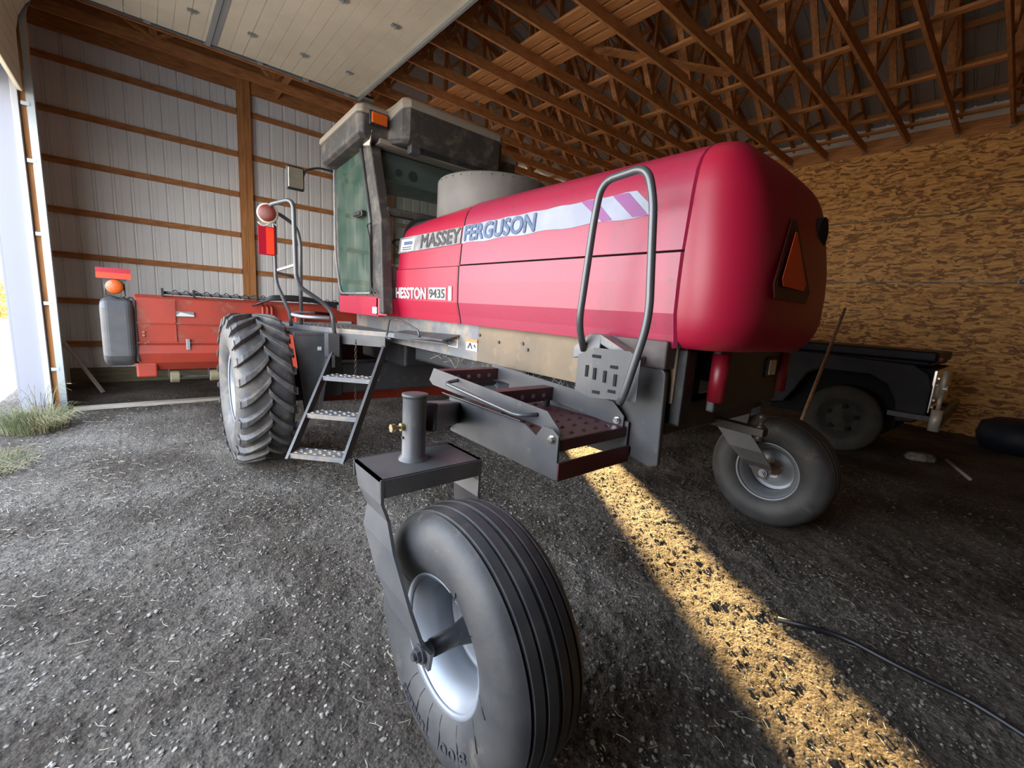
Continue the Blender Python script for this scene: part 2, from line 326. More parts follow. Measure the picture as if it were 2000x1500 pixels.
# ------------------------------------------------------------------ THE SETTING
Y0, YS, XW, XO, ZC = -4.0, 9.84, -1.18, 10.9, 5.08
def ground_h(x, y):
    h = noise2(x, y, .7, 1) * .026 + noise2(x, y, 2.6, 2) * .016 + noise2(x, y, 9, 3) * .011 + noise2(x, y, 24, 4) * .010 + noise2(x, y, 55, 5) * .009 + noise2(x, y, 110, 6) * .006
    # old wheel ruts crossing the right and left foreground
    for (px, py, dx, dy, w, d) in ((3.0, .9, .85, -.52, .16, .035), (3.4, 1.0, .85, -.52, .12, .03), (3.3, .2, .85, -.52, .13, .03), (4.6, .2, .9, -.4, .14, .03), (-.2, 3.2, .5, .86, .22, .02), (.15, 2.6, .5, .86, .16, .02)):
        t = (x - px) * -dy + (y - py) * dx; al = (x - px) * dx + (y - py) * dy
        h = h - .55 * d * np.exp(-(t / w) ** 2) * (.7 + .25 * np.sin(al * 34 + 3 * noise2(x, y, 2.1, 9))) * np.exp(-(al / 2.6) ** 2)
    # pressed flat where the wheels stand
    for cx, cy in ((.845, 1.13), (3.945, 1.13), (.8, 4.8), (4.0, 4.8), (7.35, 1.4)):
        k = np.exp(-(((x - cx) / .3) ** 2 + ((y - cy) / .45) ** 2)); h = h * (1 - k) - .004 * k
    return h
def axis_pts(lo, hi, f0, f1, fine, coarse):
    a = [lo]
    while a[-1] < hi:
        t = a[-1]; d = 0 if f0 <= t <= f1 else min(abs(t - f0), abs(t - f1)); a.append(t + min(coarse, fine + d * .012))
    return np.array(a)
gx = axis_pts(-1.5, XO + .1, -.9, 4.2, .013, .06); gy = axis_pts(Y0 - .1, YS + .1, -.2, 3.6, .013, .06)
X, Y = np.meshgrid(gx, gy, indexing='ij'); Z = ground_h(X, Y); nx, ny = X.shape
idx = np.arange(nx * ny).reshape(nx, ny); F = np.stack([idx[:-1, :-1], idx[1:, :-1], idx[1:, 1:], idx[:-1, 1:]], -1).reshape(-1, 4)
struct(np_mesh('floor', np.stack([X, Y, Z], -1).reshape(-1, 3), F, 'floor', True))
g = MB(); g.add([(-60, -60, -.13), (60, -60, -.13), (60, 60, -.13), (-60, 60, -.13)], [(0, 1, 2, 3)]); struct(g.build('floor', 'yard'))

def corrugated(p0, p1, z0, z1, nrm, pitch=.2286, name='wall', m='steelwall', zfun=None):
    # sheet of ribbed steel between p0 and p1 (x, y); ribs stand out along nrm
    p0 = Vector((*p0, 0)); p1 = Vector((*p1, 0)); L_ = (p1 - p0).length; d = (p1 - p0) / L_; n = Vector((*nrm, 0)); us = [];
    prof = [(0, 0), (.014, .026), (.036, .026), (.050, 0), (.106, 0), (.112, .003), (.122, .003), (.128, 0)]
    k = 0
    while k * pitch < L_:
        for a, h in prof:
            if k * pitch + a <= L_: us.append((k * pitch + a, h))
        k += 1
    us.append((L_, 0)); vs = []; fs = []
    for a, h in us:
        q = p0 + d * a + n * h; vs += [(q.x, q.y, z0), (q.x, q.y, z1)]
    for i in range(len(us) - 1): fs.append((2 * i, 2 * i + 2, 2 * i + 3, 2 * i + 1))
    return MB().add(vs, fs)
# gable wall at the back left, with an unseen slot added behind the machine to shape the sun strip
SX0, SX1, SZ = 8.15, 8.70, 3.05
w = corrugated((XW, YS), (SX0, YS), 0.0, 5.6, (0, 1)); struct(w.build('wall_north', 'steelwall'))
w = corrugated((SX1, YS), (XO + .2, YS), 0.0, 5.6, (0, 1)); struct(w.build('wall_north', 'steelwall'))
w = corrugated((SX0 - .02, YS - .005), (SX1 + .02, YS - .005), SZ, 5.6, (0, 1)); struct(w.build('wall_north', 'steelwall'))
g = MB().prism([(XW, 5.55), (XO + .1, 5.55), (XO + .1, 5.7), (4.9, 7.6), (XW, 5.7)], 'y', YS + .02, YS + .05); struct(g.build('wall_north', 'steelwall'))
# osb wall on the right
g = MB().box((XO, Y0, -.1), (XO + .02, YS, ZC - .04)); struct(g.build('wall_east', 'osb'))
g = MB().box((XO + .03, Y0, -.1), (XO + .05, YS + .1, 6.0)); struct(g.build('wall_east', 'steelwall'))
for i, z in enumerate((3.78, 2.44, 1.22)):
    g = MB().box((XO - .012, Y0, z), (XO + .0, YS, z + .016)); struct(g.build('trim_%d' % (i + 1), 'treated' if i == 0 else 'timber_y'))
g = MB().box((XO - .035, Y0, ZC - .22), (XO + .0, YS, ZC - .02)); 
g = MB().box((XO - .0, Y0, ZC - .04), (XO + .04, YS, ZC + .22)); struct(g.build('trim_4', 'timber_y'))
# south wall, behind the camera
g = MB().box((XW - .1, Y0 - .05, -.1), (XO + .1, Y0, 7.6)); struct(g.build('wall_south', 'wood_ply'))
# west wall with the big doorway
g = corrugated((-1.15, 7.66), (-1.15, YS), 0, 5.6, (-1, 0)); struct(g.build('wall_west', 'steelwall'))
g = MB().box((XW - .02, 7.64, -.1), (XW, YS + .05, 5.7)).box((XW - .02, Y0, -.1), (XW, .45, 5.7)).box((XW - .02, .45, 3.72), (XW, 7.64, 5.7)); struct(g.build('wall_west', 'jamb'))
g = MB().box((XW, .45, 4.35), (-1.02, 7.66, 5.6)); struct(g.build('wall_west', 'timber_y'))
g = MB().box((XW + .001, Y0, -.1), (-1.1, .37, 5.6)); struct(g.build('wall_west', 'wood_ply'))
# doorway trim: white clad jamb
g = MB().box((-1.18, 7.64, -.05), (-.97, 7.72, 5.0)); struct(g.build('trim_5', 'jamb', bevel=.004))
g = MB().box((-.968, 7.60, -.05), (-.915, 7.74, 4.9)); struct(g.build('trim_6', 'trimw', bevel=.004))
g = MB().box((-.91, 7.68, -.05), (-.80, 7.78, 5.0)); struct(g.build('trim_7', 'timber_post', bevel=.003))
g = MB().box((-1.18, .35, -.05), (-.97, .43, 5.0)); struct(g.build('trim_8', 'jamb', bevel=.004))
# overhead door: hanging bottom section, curve, and sections lying flat under the trusses
droot = thing('door_1', (-.85, 3.9, 3.6), None, None); struct(droot)
DY0, DY1, DZ = .47, 7.58, 4.86
path = [(-.87, 3.66), (-.87, 4.25)] + [(-.87 + .55 * (1 - math.cos(a)), 4.25 + .58 * math.sin(a)) for a in (PI / 8, PI / 4, 3 * PI / 8)] + [(-.32, 4.83), (2.86, DZ)]
# sample into slats of 0.152
segs = []
L_ = [0]
for i in range(len(path) - 1): L_.append(L_[-1] + math.dist(path[i], path[i + 1]))
def at_path(s_):
    for i in range(len(path) - 1):
        if s_ <= L_[i + 1] + 1e-6:
            t = (s_ - L_[i]) / (L_[i + 1] - L_[i]); return (path[i][0] + (path[i + 1][0] - path[i][0]) * t, path[i][1] + (path[i + 1][1] - path[i][1]) * t)
    return path[-1]
SEC = .61; s0 = 0; k = 0
while s0 < L_[-1] - .05:
    s1 = min(s0 + SEC, L_[-1]); g = MB(); t = s0
    while t < s1 - .01:
        a = at_path(t + .003); b = at_path(min(t + .152, s1) - .003); d = Vector((b[0] - a[0], 0, b[1] - a[1])).normalized(); nn = Vector((-d.z, 0, d.x)) * .04
        g.plate([(a[0], DY0, a[1]), (a[0], DY1, a[1]), (b[0], DY1, b[1]), (b[0], DY0, b[1])], nn)
        a2 = at_path(max(t - .006, s0)); n2 = nn * .15; g.plate([(a2[0] + n2.x, DY0, a2[1] + n2.z), (a2[0] + n2.x, DY1, a2[1] + n2.z), (b[0] + n2.x, DY1, b[1] + n2.z), (b[0] + n2.x, DY0, b[1] + n2.z)], nn * .5)
        t += .152
    g.build('door_section', 'door_panel', droot)
    # hinges along the joint
    if s0 > 1.7:
        a = at_path(s0)
        for yy in (6.9, 5.4, 4.1, 2.8):
            MB().box((a[0] - .05, yy - .025, a[1] - .02), (a[0] + .05, yy + .025, a[1] - .005)).cyl((a[0], yy - .03, a[1] - .025), (0, 1, 0), .012, .06, 10).build('hinge', 'galv', droot)
    s0 = s1; k += 1
g = MB().bar((.86, DY0, DZ - .03), (.86, DY1, DZ - .03), .05, .05).bar((.93, DY0, DZ - .018), (.93, DY1, DZ - .018), .06, .015); g.build('door_strut', 'galv', droot)
g = MB().bar((2.87, DY0, DZ - .01), (2.87, DY1, DZ - .01), .03, .07); g.build('door_edge_strip', 'galv', droot)
# tracks, both sides
for yy, sgn in ((7.62, 1), (.42, -1)):
    g = MB()
    tp = rounded([(-.82, yy, 0.02), (-.82, yy, 4.85), (3.1, yy, 4.85)], .5, 8)
    for i in range(len(tp) - 1):
        u = (0, 1, 0); g.bar(tp[i], tp[i + 1], .055, .006, u); 
        g.bar(Vector(tp[i]) + Vector((0, .03 * sgn, 0)), Vector(tp[i + 1]) + Vector((0, .03 * sgn, 0)), .006, .06, u)
    g.build('door_track', 'galv', droot)
    g = MB().bar((-.3, yy + .05 * sgn, 4.93), (3.15, yy + .05 * sgn, 4.93), .06, .006).bar((-.3, yy + .08 * sgn, 4.96), (3.15, yy + .08 * sgn, 4.96), .006, .07).box((-.86, yy + .02 * sgn if sgn > 0 else yy - .08, 0), (-.79, yy + .08 * sgn if sgn > 0 else yy - .02, 3.9)); g.build('track_angle', 'galv', droot)
    for xx in (.25, .86, 1.47, 2.08, 2.69):
        MB().box((xx - .035, yy - .05, 4.82), (xx + .035, yy + .0, 4.875)).cyl((xx, yy - .04, 4.85), (0, 1, 0), .025, .06, 12).build('roller', 'galv', droot)
    for zz in (.55, 1.35, 2.15, 2.95, 3.55):
        MB().box((-.9, yy - .01, zz - .02), (-.83, yy + .03, zz + .02)).build('track_bracket', 'galv', droot)
    MB().bar((2.95, yy, 4.85), (2.95, yy + .3 * sgn if sgn > 0 else yy - .02, 5.12), .03, .004, (1, 0, 0)).build('track_hanger', 'galv', droot)
# main roof of ribbed steel
EV, RG, XR = ZC + .30, ZC + 2.35, 4.9
g = MB()
for (x0, z0, x1, z1) in ((XW - .05, EV, XR, RG), (XR, RG, XO + .1, EV)):
    y = Y0 - .1
    while y < YS + .1:
        prof = [(0, 0), (.014, .02), (.034, .02), (.048, 0), (.2286, 0)]
        for (a, h), (b, h2) in zip(prof, prof[1:]):
            g.add([(x0, y + a, z0 + .12 + h), (x1, y + a, z1 + .12 + h), (x1, y + b, z1 + .12 + h2), (x0, y + b, z0 + .12 + h2)], [(0, 1, 2, 3)])
        y += .2286
struct(g.build('ceiling', 'roofsteel'))

# ---- trusses
def make_truss(y):
    t = thing('roof_truss', (0, y, ZC), 'timber roof truss running from the doorway side to the board wall', 'roof truss', 'roof trusses above the machine')
    th = .038
    MB().box((XW + .03, y - th / 2, ZC), (XO + .1, y + th / 2, ZC + .14)).build('bottom_chord', 'timber', t)
    sl = (RG - EV) / (XR - XW)
    for s_, x0 in ((1, XW + .03), (-1, XO + .07)):
        MB().bar((x0, y, EV + .04), (XR, y, RG + .0), th, .12).build('top_chord', 'timber', t)
    xs = [.35, 1.9, 3.4, 4.9, 6.4, 7.9, 9.45]
    def top(x): return EV + (RG - EV) * (1 - abs(x - XR) / (XR - XW)) if x < XR else EV + (RG - EV) * (1 - (x - XR) / (XO - XR))
    for i, x in enumerate(xs):
        MB().bar((x, y, ZC + .1), (x, y, top(x)), th, .085, (1, 0, 0)).build('web', 'timber_post', t)
        if x != XR:
            x2 = xs[i + 1] if x < XR else xs[i - 1]
            MB().bar((x, y, ZC + .1), (x2, y, top(x2) - .05), th, .085, (0, 1, 0)).build('web', 'timber', t)
            xm = (x + (xs[i - 1] if x < XR and i > 0 else (xs[i + 1] if x > XR and i < 6 else (XW if x < XR else XO)))) / 2
            MB().bar((x, y, ZC + .1), (xm, y, top(xm) - .05), th, .07, (0, 1, 0)).build('web', 'timber', t)
    MB().box((XO - .09, y - .03, ZC - .012), (XO + .0, y + .03, ZC + .03)).build('truss_bracket', 'galv', t)
    return t
def copy_tree(o, loc, parent=None):
    c = o.copy(); sc.collection.objects.link(c)
    if parent is None: c.location = loc
    else: c.parent = parent
    for ch in [q for q in o.children]: copy_tree(ch, None, c)
    return c
TY = [3.86 + .635 * k for k in range(-12, 9)]
t0 = make_truss(TY[0])
for y in TY[1:]: copy_tree(t0, (0, y, ZC))
pur = []
for side in (0, 1):
    for k in range(9):
        f = (k + .5) / 9; x = XW + (XR - XW) * f if side == 0 else XO - (XO - XR) * f; z = EV + (RG - EV) * f + .08
        o = MB().box((-.019, Y0 + .02, -.02), (.019, YS, .07)).build('roof_purlin', 'timber_y'); o.location = (x, 0, z)
        tag(o, 'timber purlin lying across the trusses under the metal roof', 'purlin', 'roof purlins under the metal')
for x in (2.1, 5.65, 7.15, 8.65, 9.75, 10.35):
    o = MB().box((-.045, -3.9, 0), (.045, 9.75, .038)).build('brace_board', 'timber_y'); o.location = (x, 0, ZC + .141)
    tag(o, 'long timber bracing board laid across the bottom chords of the trusses', 'board', 'bracing boards on the truss chords')
LBL = ['doorway side of the stack', 'second from the doorway side', 'third from the doorway side', 'board wall side of the stack']
for i, (x, ya, yb) in enumerate(((4.25, 3.3, 8.4), (4.42, 2.9, 7.6), (4.62, 3.2, 8.6), (4.80, 2.6, 6.9))):
    o = MB().box((-.07, 0, 0), (.07, yb - ya, .038)).build('loose_board', 'timber_y', bevel=.003); o.location = (x, ya, ZC + .141)
    tag(o, 'pale plank stored on the truss chords, %s' % LBL[i], 'board', 'planks stored on the trusses')
o = MB().bar((0, 0, 0), (1.9, -1.1, .0), .14, .038).build('loose_board', 'timber_y'); o.location = (4.95, 4.55, ZC + .205)
tag(o, 'pale loose plank lying slanted over the truss chords beside the stack', 'board')

# ---- gable wall framing
ORD = ['lowest', 'second lowest', 'third from the ground', 'fourth from the ground', 'third from the top', 'second from the top', 'topmost']
posts = [(1.60, 'standing left of the machine cab'), (4.4, 'behind the machine cab'), (7.2, 'behind the machine hood')]
for (x, where) in posts:
    o = MB().box((-.1, -.14, -.1), (.0, 0, 5.5)).box((.003, -.14, -.1), (.10, 0, 5.5)).build('wall_post', 'timber_post', bevel=.004); o.location = (x, YS - .002, 0)
    tag(o, 'tall laminated timber post on the steel wall, ' + where, 'post', 'posts of the steel wall')
bays = [(-1.12, 1.49, 'left of the post beside the doorway'), (1.71, 4.29, 'right of the post beside the cab'), (4.51, 7.09, 'behind the machine'), (7.31, 8.1, 'behind the hood beside the gap')]
for xa, xb, where in bays:
    for i, z in enumerate((.65, 1.34, 2.03, 2.71, 3.42, 4.12, 4.84)):
        dz = random.uniform(-.012, .012)
        o = MB().box((0, -.04, -.045), (xb - xa, 0, .045)).build('wall_girt', 'timber', bevel=.003); o.location = (xa, YS - .002, z + dz)
        tag(o, 'horizontal timber girt %s, %s of seven' % (where, ORD[i]), 'girt', 'girts of the steel wall')
g = MB().box((-1.1, YS - .10, 5.17), (8.1, YS - .06, 6.05)); struct(g.build('trim_9', 'timber'))
g = MB().box((-.95, YS - .05, -.05), (8.1, YS - .012, .25)); struct(g.build('baseboard_north', 'treated', bevel=.003))
# west side short wall girts in the dark corner
for i, z in enumerate((.65, 1.34, 2.03, 2.71, 3.42, 4.12)):
    o = MB().box((-.04, 0, -.045), (0, 1.9, .045)).build('wall_girt', 'timber_y'); o.location = (-1.10, 7.8, z)
    tag(o, 'horizontal timber girt in the short wall beside the doorway, %s' % ORD[i if i < 4 else i + 1].replace('from the top', 'of the upper ones'), 'girt', 'girts of the short wall')
# loose timber on the floor
o = MB().bar((0, 0, 0), (1.7, .05, 0), .14, .04).build('ground_board', 'board_grey', bevel=.004); o.location = (-.75, 7.68, .022)
tag(o, 'weathered flat board lying on the gravel from the doorway to the big tyre', 'board')
o = MB().bar((0, 0, .03), (-.42, .25, .83), .05, .03).build('leaning_stick', 'stick', bevel=.003); o.location = (-.52, 8.7, 0)
tag(o, 'pale wooden lath leaning in the dark corner by the doorway', 'stick')
# rope with insulators on the board wall
t = thing('wall_wire', (XO - .05, 0, 2.62), 'thin wire strung along the board wall through ring insulators', 'wire')
def wirez(y): return 2.62
MB().tube([(XO - .06, y, 2.62 - .01 * math.sin((y + 4) * 1.8)) for y in np.linspace(-3.9, 9.6, 40)], .006, 6).build('wire', 'galv', t)
for y in (3.25, .145, -2.95, 6.3):
    MB().tube([(XO - .06, y + .06 * math.cos(a), 2.62 + .06 * math.sin(a)) for a in np.linspace(0, 2 * PI, 14)[:-1]], .014, 6, closed=True).bar((XO - .06, y, 2.68), (XO, y, 2.70), .02, .02).build('ring_insulator', 'white', t)

# ------------------------------------------------------------------ WINDROWER
CX = 2.4
wr = thing('windrower', (CX, 2.8, 0), 'large red self-propelled windrower with a grey cab and a big ribbed front tyre', 'windrower')
HP = [(1.50, .565), (1.56, .578), (1.655, .602), (1.80, .606), (1.92, .604)]           # z, half width, lower panel
HU = [(1.932, .598), (2.06, .588), (2.20, .575), (2.27, .562), (2.32, .540), (2.36, .505), (2.39, .46), (2.41, .40), (2.425, .30), (2.432, 0.0)]
def hw(z):
    P = HP + HU[:-1]
    for (z0, a), (z1, b) in zip(P, P[1:]):
        if z <= z1: return a + (b - a) * max(0, z - z0) / (z1 - z0)
    return .3
def shell(prof, y0, y1, th=.02, dz=0.0, sx=1.0, ends=True, n=2, taper=0.0):
    # prof: list of (x, z) outer line; extruded along y with thickness, rounded ends
    P = [Vector((a, 0, b)) for a, b in prof]; m = len(P); N = []
    for i in range(m):
        d = (P[min(i + 1, m - 1)] - P[max(i - 1, 0)]).normalized(); N.append(Vector((d.z, 0, -d.x)))
    ys = [(y0, .010), (y0 + .012, 0), (y1 - .012, 0), (y1, .010)]
    vs = []; fs = []
    for y, inn in ys:
        for p, nn in zip(P, N): vs.append((p.x + nn.x * inn, y, p.z + nn.z * inn - taper * max(0, y - y0) / (y1 - y0) * (1 if p.z > 2.2 else 0)))
    for y, inn in ys[::-1]:
        for p, nn in zip(P, N): vs.append((p.x + nn.x * th, y, p.z + nn.z * th - taper * max(0, y - y0) / (y1 - y0) * (1 if p.z > 2.2 else 0)))
    R = 8
    for r in range(R):
        for i in range(m - 1):
            a = r * m + i; b = r * m + i + 1; c = ((r + 1) % R) * m + i + 1; d = ((r + 1) % R) * m + i; fs.append((a, b, c, d))
    fs.append(tuple(r * m for r in range(R))); fs.append(tuple(r * m + m - 1 for r in range(R - 1, -1, -1)))
    return MB().add(vs, fs)
SY0, SY1, SY2 = 1.0, 2.775, 3.80
up = [(CX - w_, z) for z, w_ in HU] + [(CX + w_, z) for z, w_ in HU[::-1][1:]]
upf = [(CX - w_ + .004, z - .006) for z, w_ in HU] + [(CX + w_ - .004, z - .006) for z, w_ in HU[::-1][1:]]
def fixn(o):
    bm_fix(o.data); return o
for side in (-1, 1):
    lo = [(CX + side * w_, z) for z, w_ in HP]
    if side == 1: lo = lo[::-1]
    a = fixn(shell(lo, SY0 + .007, SY1 - .006).build('lower_side_panel', 'red_dusty' if side < 0 else 'red', wr))
    fixn(shell(lo, SY1 + .006, SY2 + .02).build('front_side_panel', 'red', wr))
    if side < 0:
        # the front panel pieces
        pass
hood = fixn(shell(up, SY0 + .007, SY1 - .006).build('hood', 'red_dusty', wr))
fhood = fixn(shell(upf, SY1 + .006, SY2, taper=.05).build('front_hood', 'red', wr))
for o in (hood, fhood):
    o.data.polygons.foreach_set('use_smooth', [True] * len(o.data.polygons)); b = o.modifiers.new('e', 'EDGE_SPLIT'); b.split_angle = math.radians(32)
# rear cap
lv = [(1.50, .50, .86, .16), (1.505, .545, .80, .20), (1.54, .572, .765, .22), (1.60, .592, .738, .23), (1.655, .605, .722, .24), (1.80, .609, .722, .24), (1.92, .607, .73, .24), (2.06, .593, .752, .24), (2.20, .579, .785, .24), (2.27, .566, .812, .23), (2.32, .545, .838, .21), (2.36, .510, .866, .19), (2.39, .465, .894, .16), (2.41, .405, .922, .13), (2.425, .305, .95, .09), (2.43, .2, .965, .03)]
vs = []; nper = 0
for z, w_, yr, rc in lv:
    rc = min(rc, SY0 - .01 - yr) if yr + rc > SY0 - .01 else rc; ring = [(CX - w_, SY0)]
    ring += [(CX - w_, yr + rc + (SY0 - yr - rc) * .5)]
    for k in range(9):
        a = PI + k * PI / 16; ring.append((CX - w_ + rc + rc * math.cos(a), yr + rc + rc * math.sin(a)))
    for k in range(1, 6): ring.append((CX - w_ + rc + (2 * w_ - 2 * rc) * k / 6, yr - .012 * math.sin(PI * k / 6)))
    for k in range(9):
        a = 1.5 * PI + k * PI / 16; ring.append((CX + w_ - rc + rc * math.cos(a), yr + rc + rc * math.sin(a)))
    ring += [(CX + w_, yr + rc + (SY0 - yr - rc) * .5), (CX + w_, SY0)]
    nper = len(ring); vs += [(x, y, z) for x, y in ring]
fs = [(i * nper + k, i * nper + k + 1, (i + 1) * nper + k + 1, (i + 1) * nper + k) for i in range(len(lv) - 1) for k in range(nper - 1)]
fs.append(tuple((len(lv) - 1) * nper + k for k in range(nper))); cap = MB().add(vs, fs, True).build('rear_hood_cap', 'red', wr)
s_ = cap.modifiers.new('s', 'SOLIDIFY'); s_.thickness = .012; s_.offset = -1
b_ = cap.modifiers.new('e', 'EDGE_SPLIT'); b_.split_angle = math.radians(50)
# seam bands (gaps over a black inner liner; added strips darken the upright ones)
lin = [(CX - w_ * .955, z) for z, w_ in (HP + HU)[1:]] + [(CX + w_ * .955, z) for z, w_ in (HP + HU)[::-1][1:-1]]
g = MB(); n_ = len(lin)
g.add([(x, SY0 - .03, z - .03 if z > 2.2 else z) for x, z in lin] + [(x, SY2 - .05, z - .03 if z > 2.2 else z) for x, z in lin], [(i, i + 1, n_ + i + 1, n_ + i) for i in range(n_ - 1)] + [tuple(range(n_ - 1, -1, -1)), tuple(range(n_, 2 * n_))])
g.build('engine_liner', 'black_dull', wr)
g = MB().prism([(CX - w_ + .012, z) for z, w_ in HP + HU[:-2]] + [(CX + w_ - .012, z) for z, w_ in (HP + HU[:-2])[::-1]], 'y', SY2 - .04, SY2 - .02); g.build('front_bulkhead', 'black', wr)
for yy in (SY0 + .001, SY1):  # added black strips stand for the shade in the upright panel gaps
    for q in (up, [(CX - w_, z) for z, w_ in HP], [(CX + w_, z) for z, w_ in HP][::-1]):
        fixn(shell([(x + (.0035 if x < CX else -.0035), z - (.004 if z > 2.35 else 0)) for x, z in q], yy - .010, yy + .010, th=.012).build('seam_shade_strip', 'black_dull', wr))
# decals
def hs(yz, eps=.003):
    y, z = yz; return (CX - hw(z) - eps, y, z)
def on_side(u, v, w): return (CX - hw(v) - .004 - w, -u, v)
def decal(name, m, pts, eps=.0025, parent=hood):
    top, bot = pts   # lists of (y, z) of the same length
    g = MB(); n = len(top); rows = 4; vs = []
    for i in range(n):
        for r in range(rows + 1):
            t = r / rows; y = top[i][0] * (1 - t) + bot[i][0] * t; z = top[i][1] * (1 - t) + bot[i][1] * t; vs.append(hs((y, z), eps))
    fs = [(i * (rows + 1) + r, i * (rows + 1) + r + 1, (i + 1) * (rows + 1) + r + 1, (i + 1) * (rows + 1) + r) for i in range(n - 1) for r in range(rows)]
    return g.add(vs, fs).build(name, m, parent)
decal('grey_stripe', 'grey_decal', ([(3.80, 2.205), (2.79, 2.205)], [(3.80, 2.068), (2.79, 2.085)]), parent=fhood)
n = 24; tp = []; bt = []
for i in range(n + 1):
    t = i / n; tp.append((2.765 + (1.30 - 2.765) * t, 2.208 + .014 * t + .003 * math.sin(i * 1.7))); bt.append((2.765 + (1.16 - 2.765) * t, 2.082 + .016 * t + .005 * math.sin(i * 1.1)))
decal('white_stripe', 'white_decal', (tp, bt))
decal('stripe_bar', 'lilac', ([(1.645, 2.219), (1.55, 2.219)], [(1.485, 2.099), (1.42, 2.099)]), .005)
decal('stripe_bar', 'lilac', ([(1.44, 2.220), (1.345, 2.220)], [(1.30, 2.099), (1.215, 2.099)]), .005)
decal('dealer_sticker', 'white', ([(3.755, 2.188), (3.50, 2.182)], [(3.76, 2.082), (3.512, 2.080)]), .005, fhood)
decal('sticker_band', 'ink_blue', ([(3.70, 2.165), (3.54, 2.162)], [(3.70, 2.135), (3.54, 2.132)]), .0065, fhood)
for z in (2.118, 2.10): decal('sticker_band', 'ink', ([(3.72, z), (3.55, z)], [(3.72, z - .008), (3.55, z - .008)]), .0065, fhood)
text_on('MASSEY', -3.385, -2.80, 2.093, 2.197, on_side, 'lettering', 'ink', fhood, .0, .05)
def on_side2(u, v, w): return (CX - hw(v) - .006 - w, -u, v)
text_on('FERGUSON', -2.735, -1.99, 2.100, 2.202, on_side2, 'lettering', 'ink_blue', hood, .0, .05)
lowp = [o for o in wr.children if o.name.startswith('front_side_panel')][0]
text_on('HESSTON', -3.795, -3.24, 1.672, 1.762, on_side, 'lettering', 'white', lowp, .0, .05)
# serif feet of the HESSTON letters
decal('number_plate_sticker', 'white', ([(3.195, 1.765), (2.93, 1.765)], [(3.195, 1.672), (2.93, 1.672)]), .004, lowp)
text_on('9435', -3.18, -2.945, 1.684, 1.752, on_side2, 'lettering', 'ink', lowp, .0, .03)
text_on('1', -2.885, -2.845, 1.670, 1.772, on_side, 'lettering', 'white', lowp, .0, .03)
# triangle and mark on the rear
def rear_y(z): 
    for (z0, _, a, _), (z1, _, b, _) in zip(lv, lv[1:]):
        if z <= z1: return a + (b - a) * (z - z0) / (z1 - z0) - .012
    return .8
def rearp(x, z, e): return (x, rear_y(z) - e, z)
g = MB().add([rearp(*p, .006) for p in ((2.18, 1.86), (2.27, 1.80), (2.50, 1.80), (2.53, 1.85), (2.41, 2.03), (2.30, 2.06))], [tuple(range(6))]) if False else MB()
tri = [(2.235, 2.06), (2.20, 1.90), (2.19, 1.855), (2.275, 1.80), (2.51, 1.80), (2.53, 1.815)]
tri = [(2.34, 2.07), (2.18, 1.86), (2.20, 1.80), (2.54, 1.80), (2.555, 1.83), (2.40, 2.07)]
TX = -.14
bord = [(2.31 + TX, 2.085), (2.13 + TX, 1.80), (2.16 + TX, 1.745), (2.72 + TX, 1.745), (2.745 + TX, 1.79), (2.50 + TX, 2.0), (2.44 + TX, 2.085)]
g = MB(); g.plate([rearp(2.37 + TX + a, z, .006) for a, z in ((-.03, 2.10), (-.235, 1.80), (-.20, 1.745), (.20, 1.745), (.235, 1.80), (.03, 2.10))], (0, -.004, 0)); sm_ = g.build('slow_vehicle_triangle', 'tri_border', cap)
g = MB(); g.plate([rearp(2.37 + TX + a, z, .012) for a, z in ((-.01, 2.045), (-.155, 1.83), (-.135, 1.80), (.135, 1.80), (.155, 1.83), (.01, 2.045))], (0, -.002, 0)); g.build('triangle_centre', 'smv', sm_)
MB().cyl((2.69, rear_y(2.12) + .03, 2.12), (0, -1, 0), .075, .034, 24).build('exhaust_opening', 'black_dull', cap)
# air intake drum behind the cab
MB().lathe([(0, .48), (.02, .495), (.31, .495), (.325, .485), (.325, .44), (.315, .0)], (2.46, 3.27, 2.365), (0, 0, 1), 72).build('air_intake_drum', 'cyl', wr)
g = MB()
for k in range(36):
    a = 2 * PI * k / 36; g.cyl((2.46 + .496 * math.cos(a), 3.27 + .496 * math.sin(a), 2.665), (math.cos(a), math.sin(a), 0), .006, .004, 8)
g.build('drum_rivets', 'tube', wr)
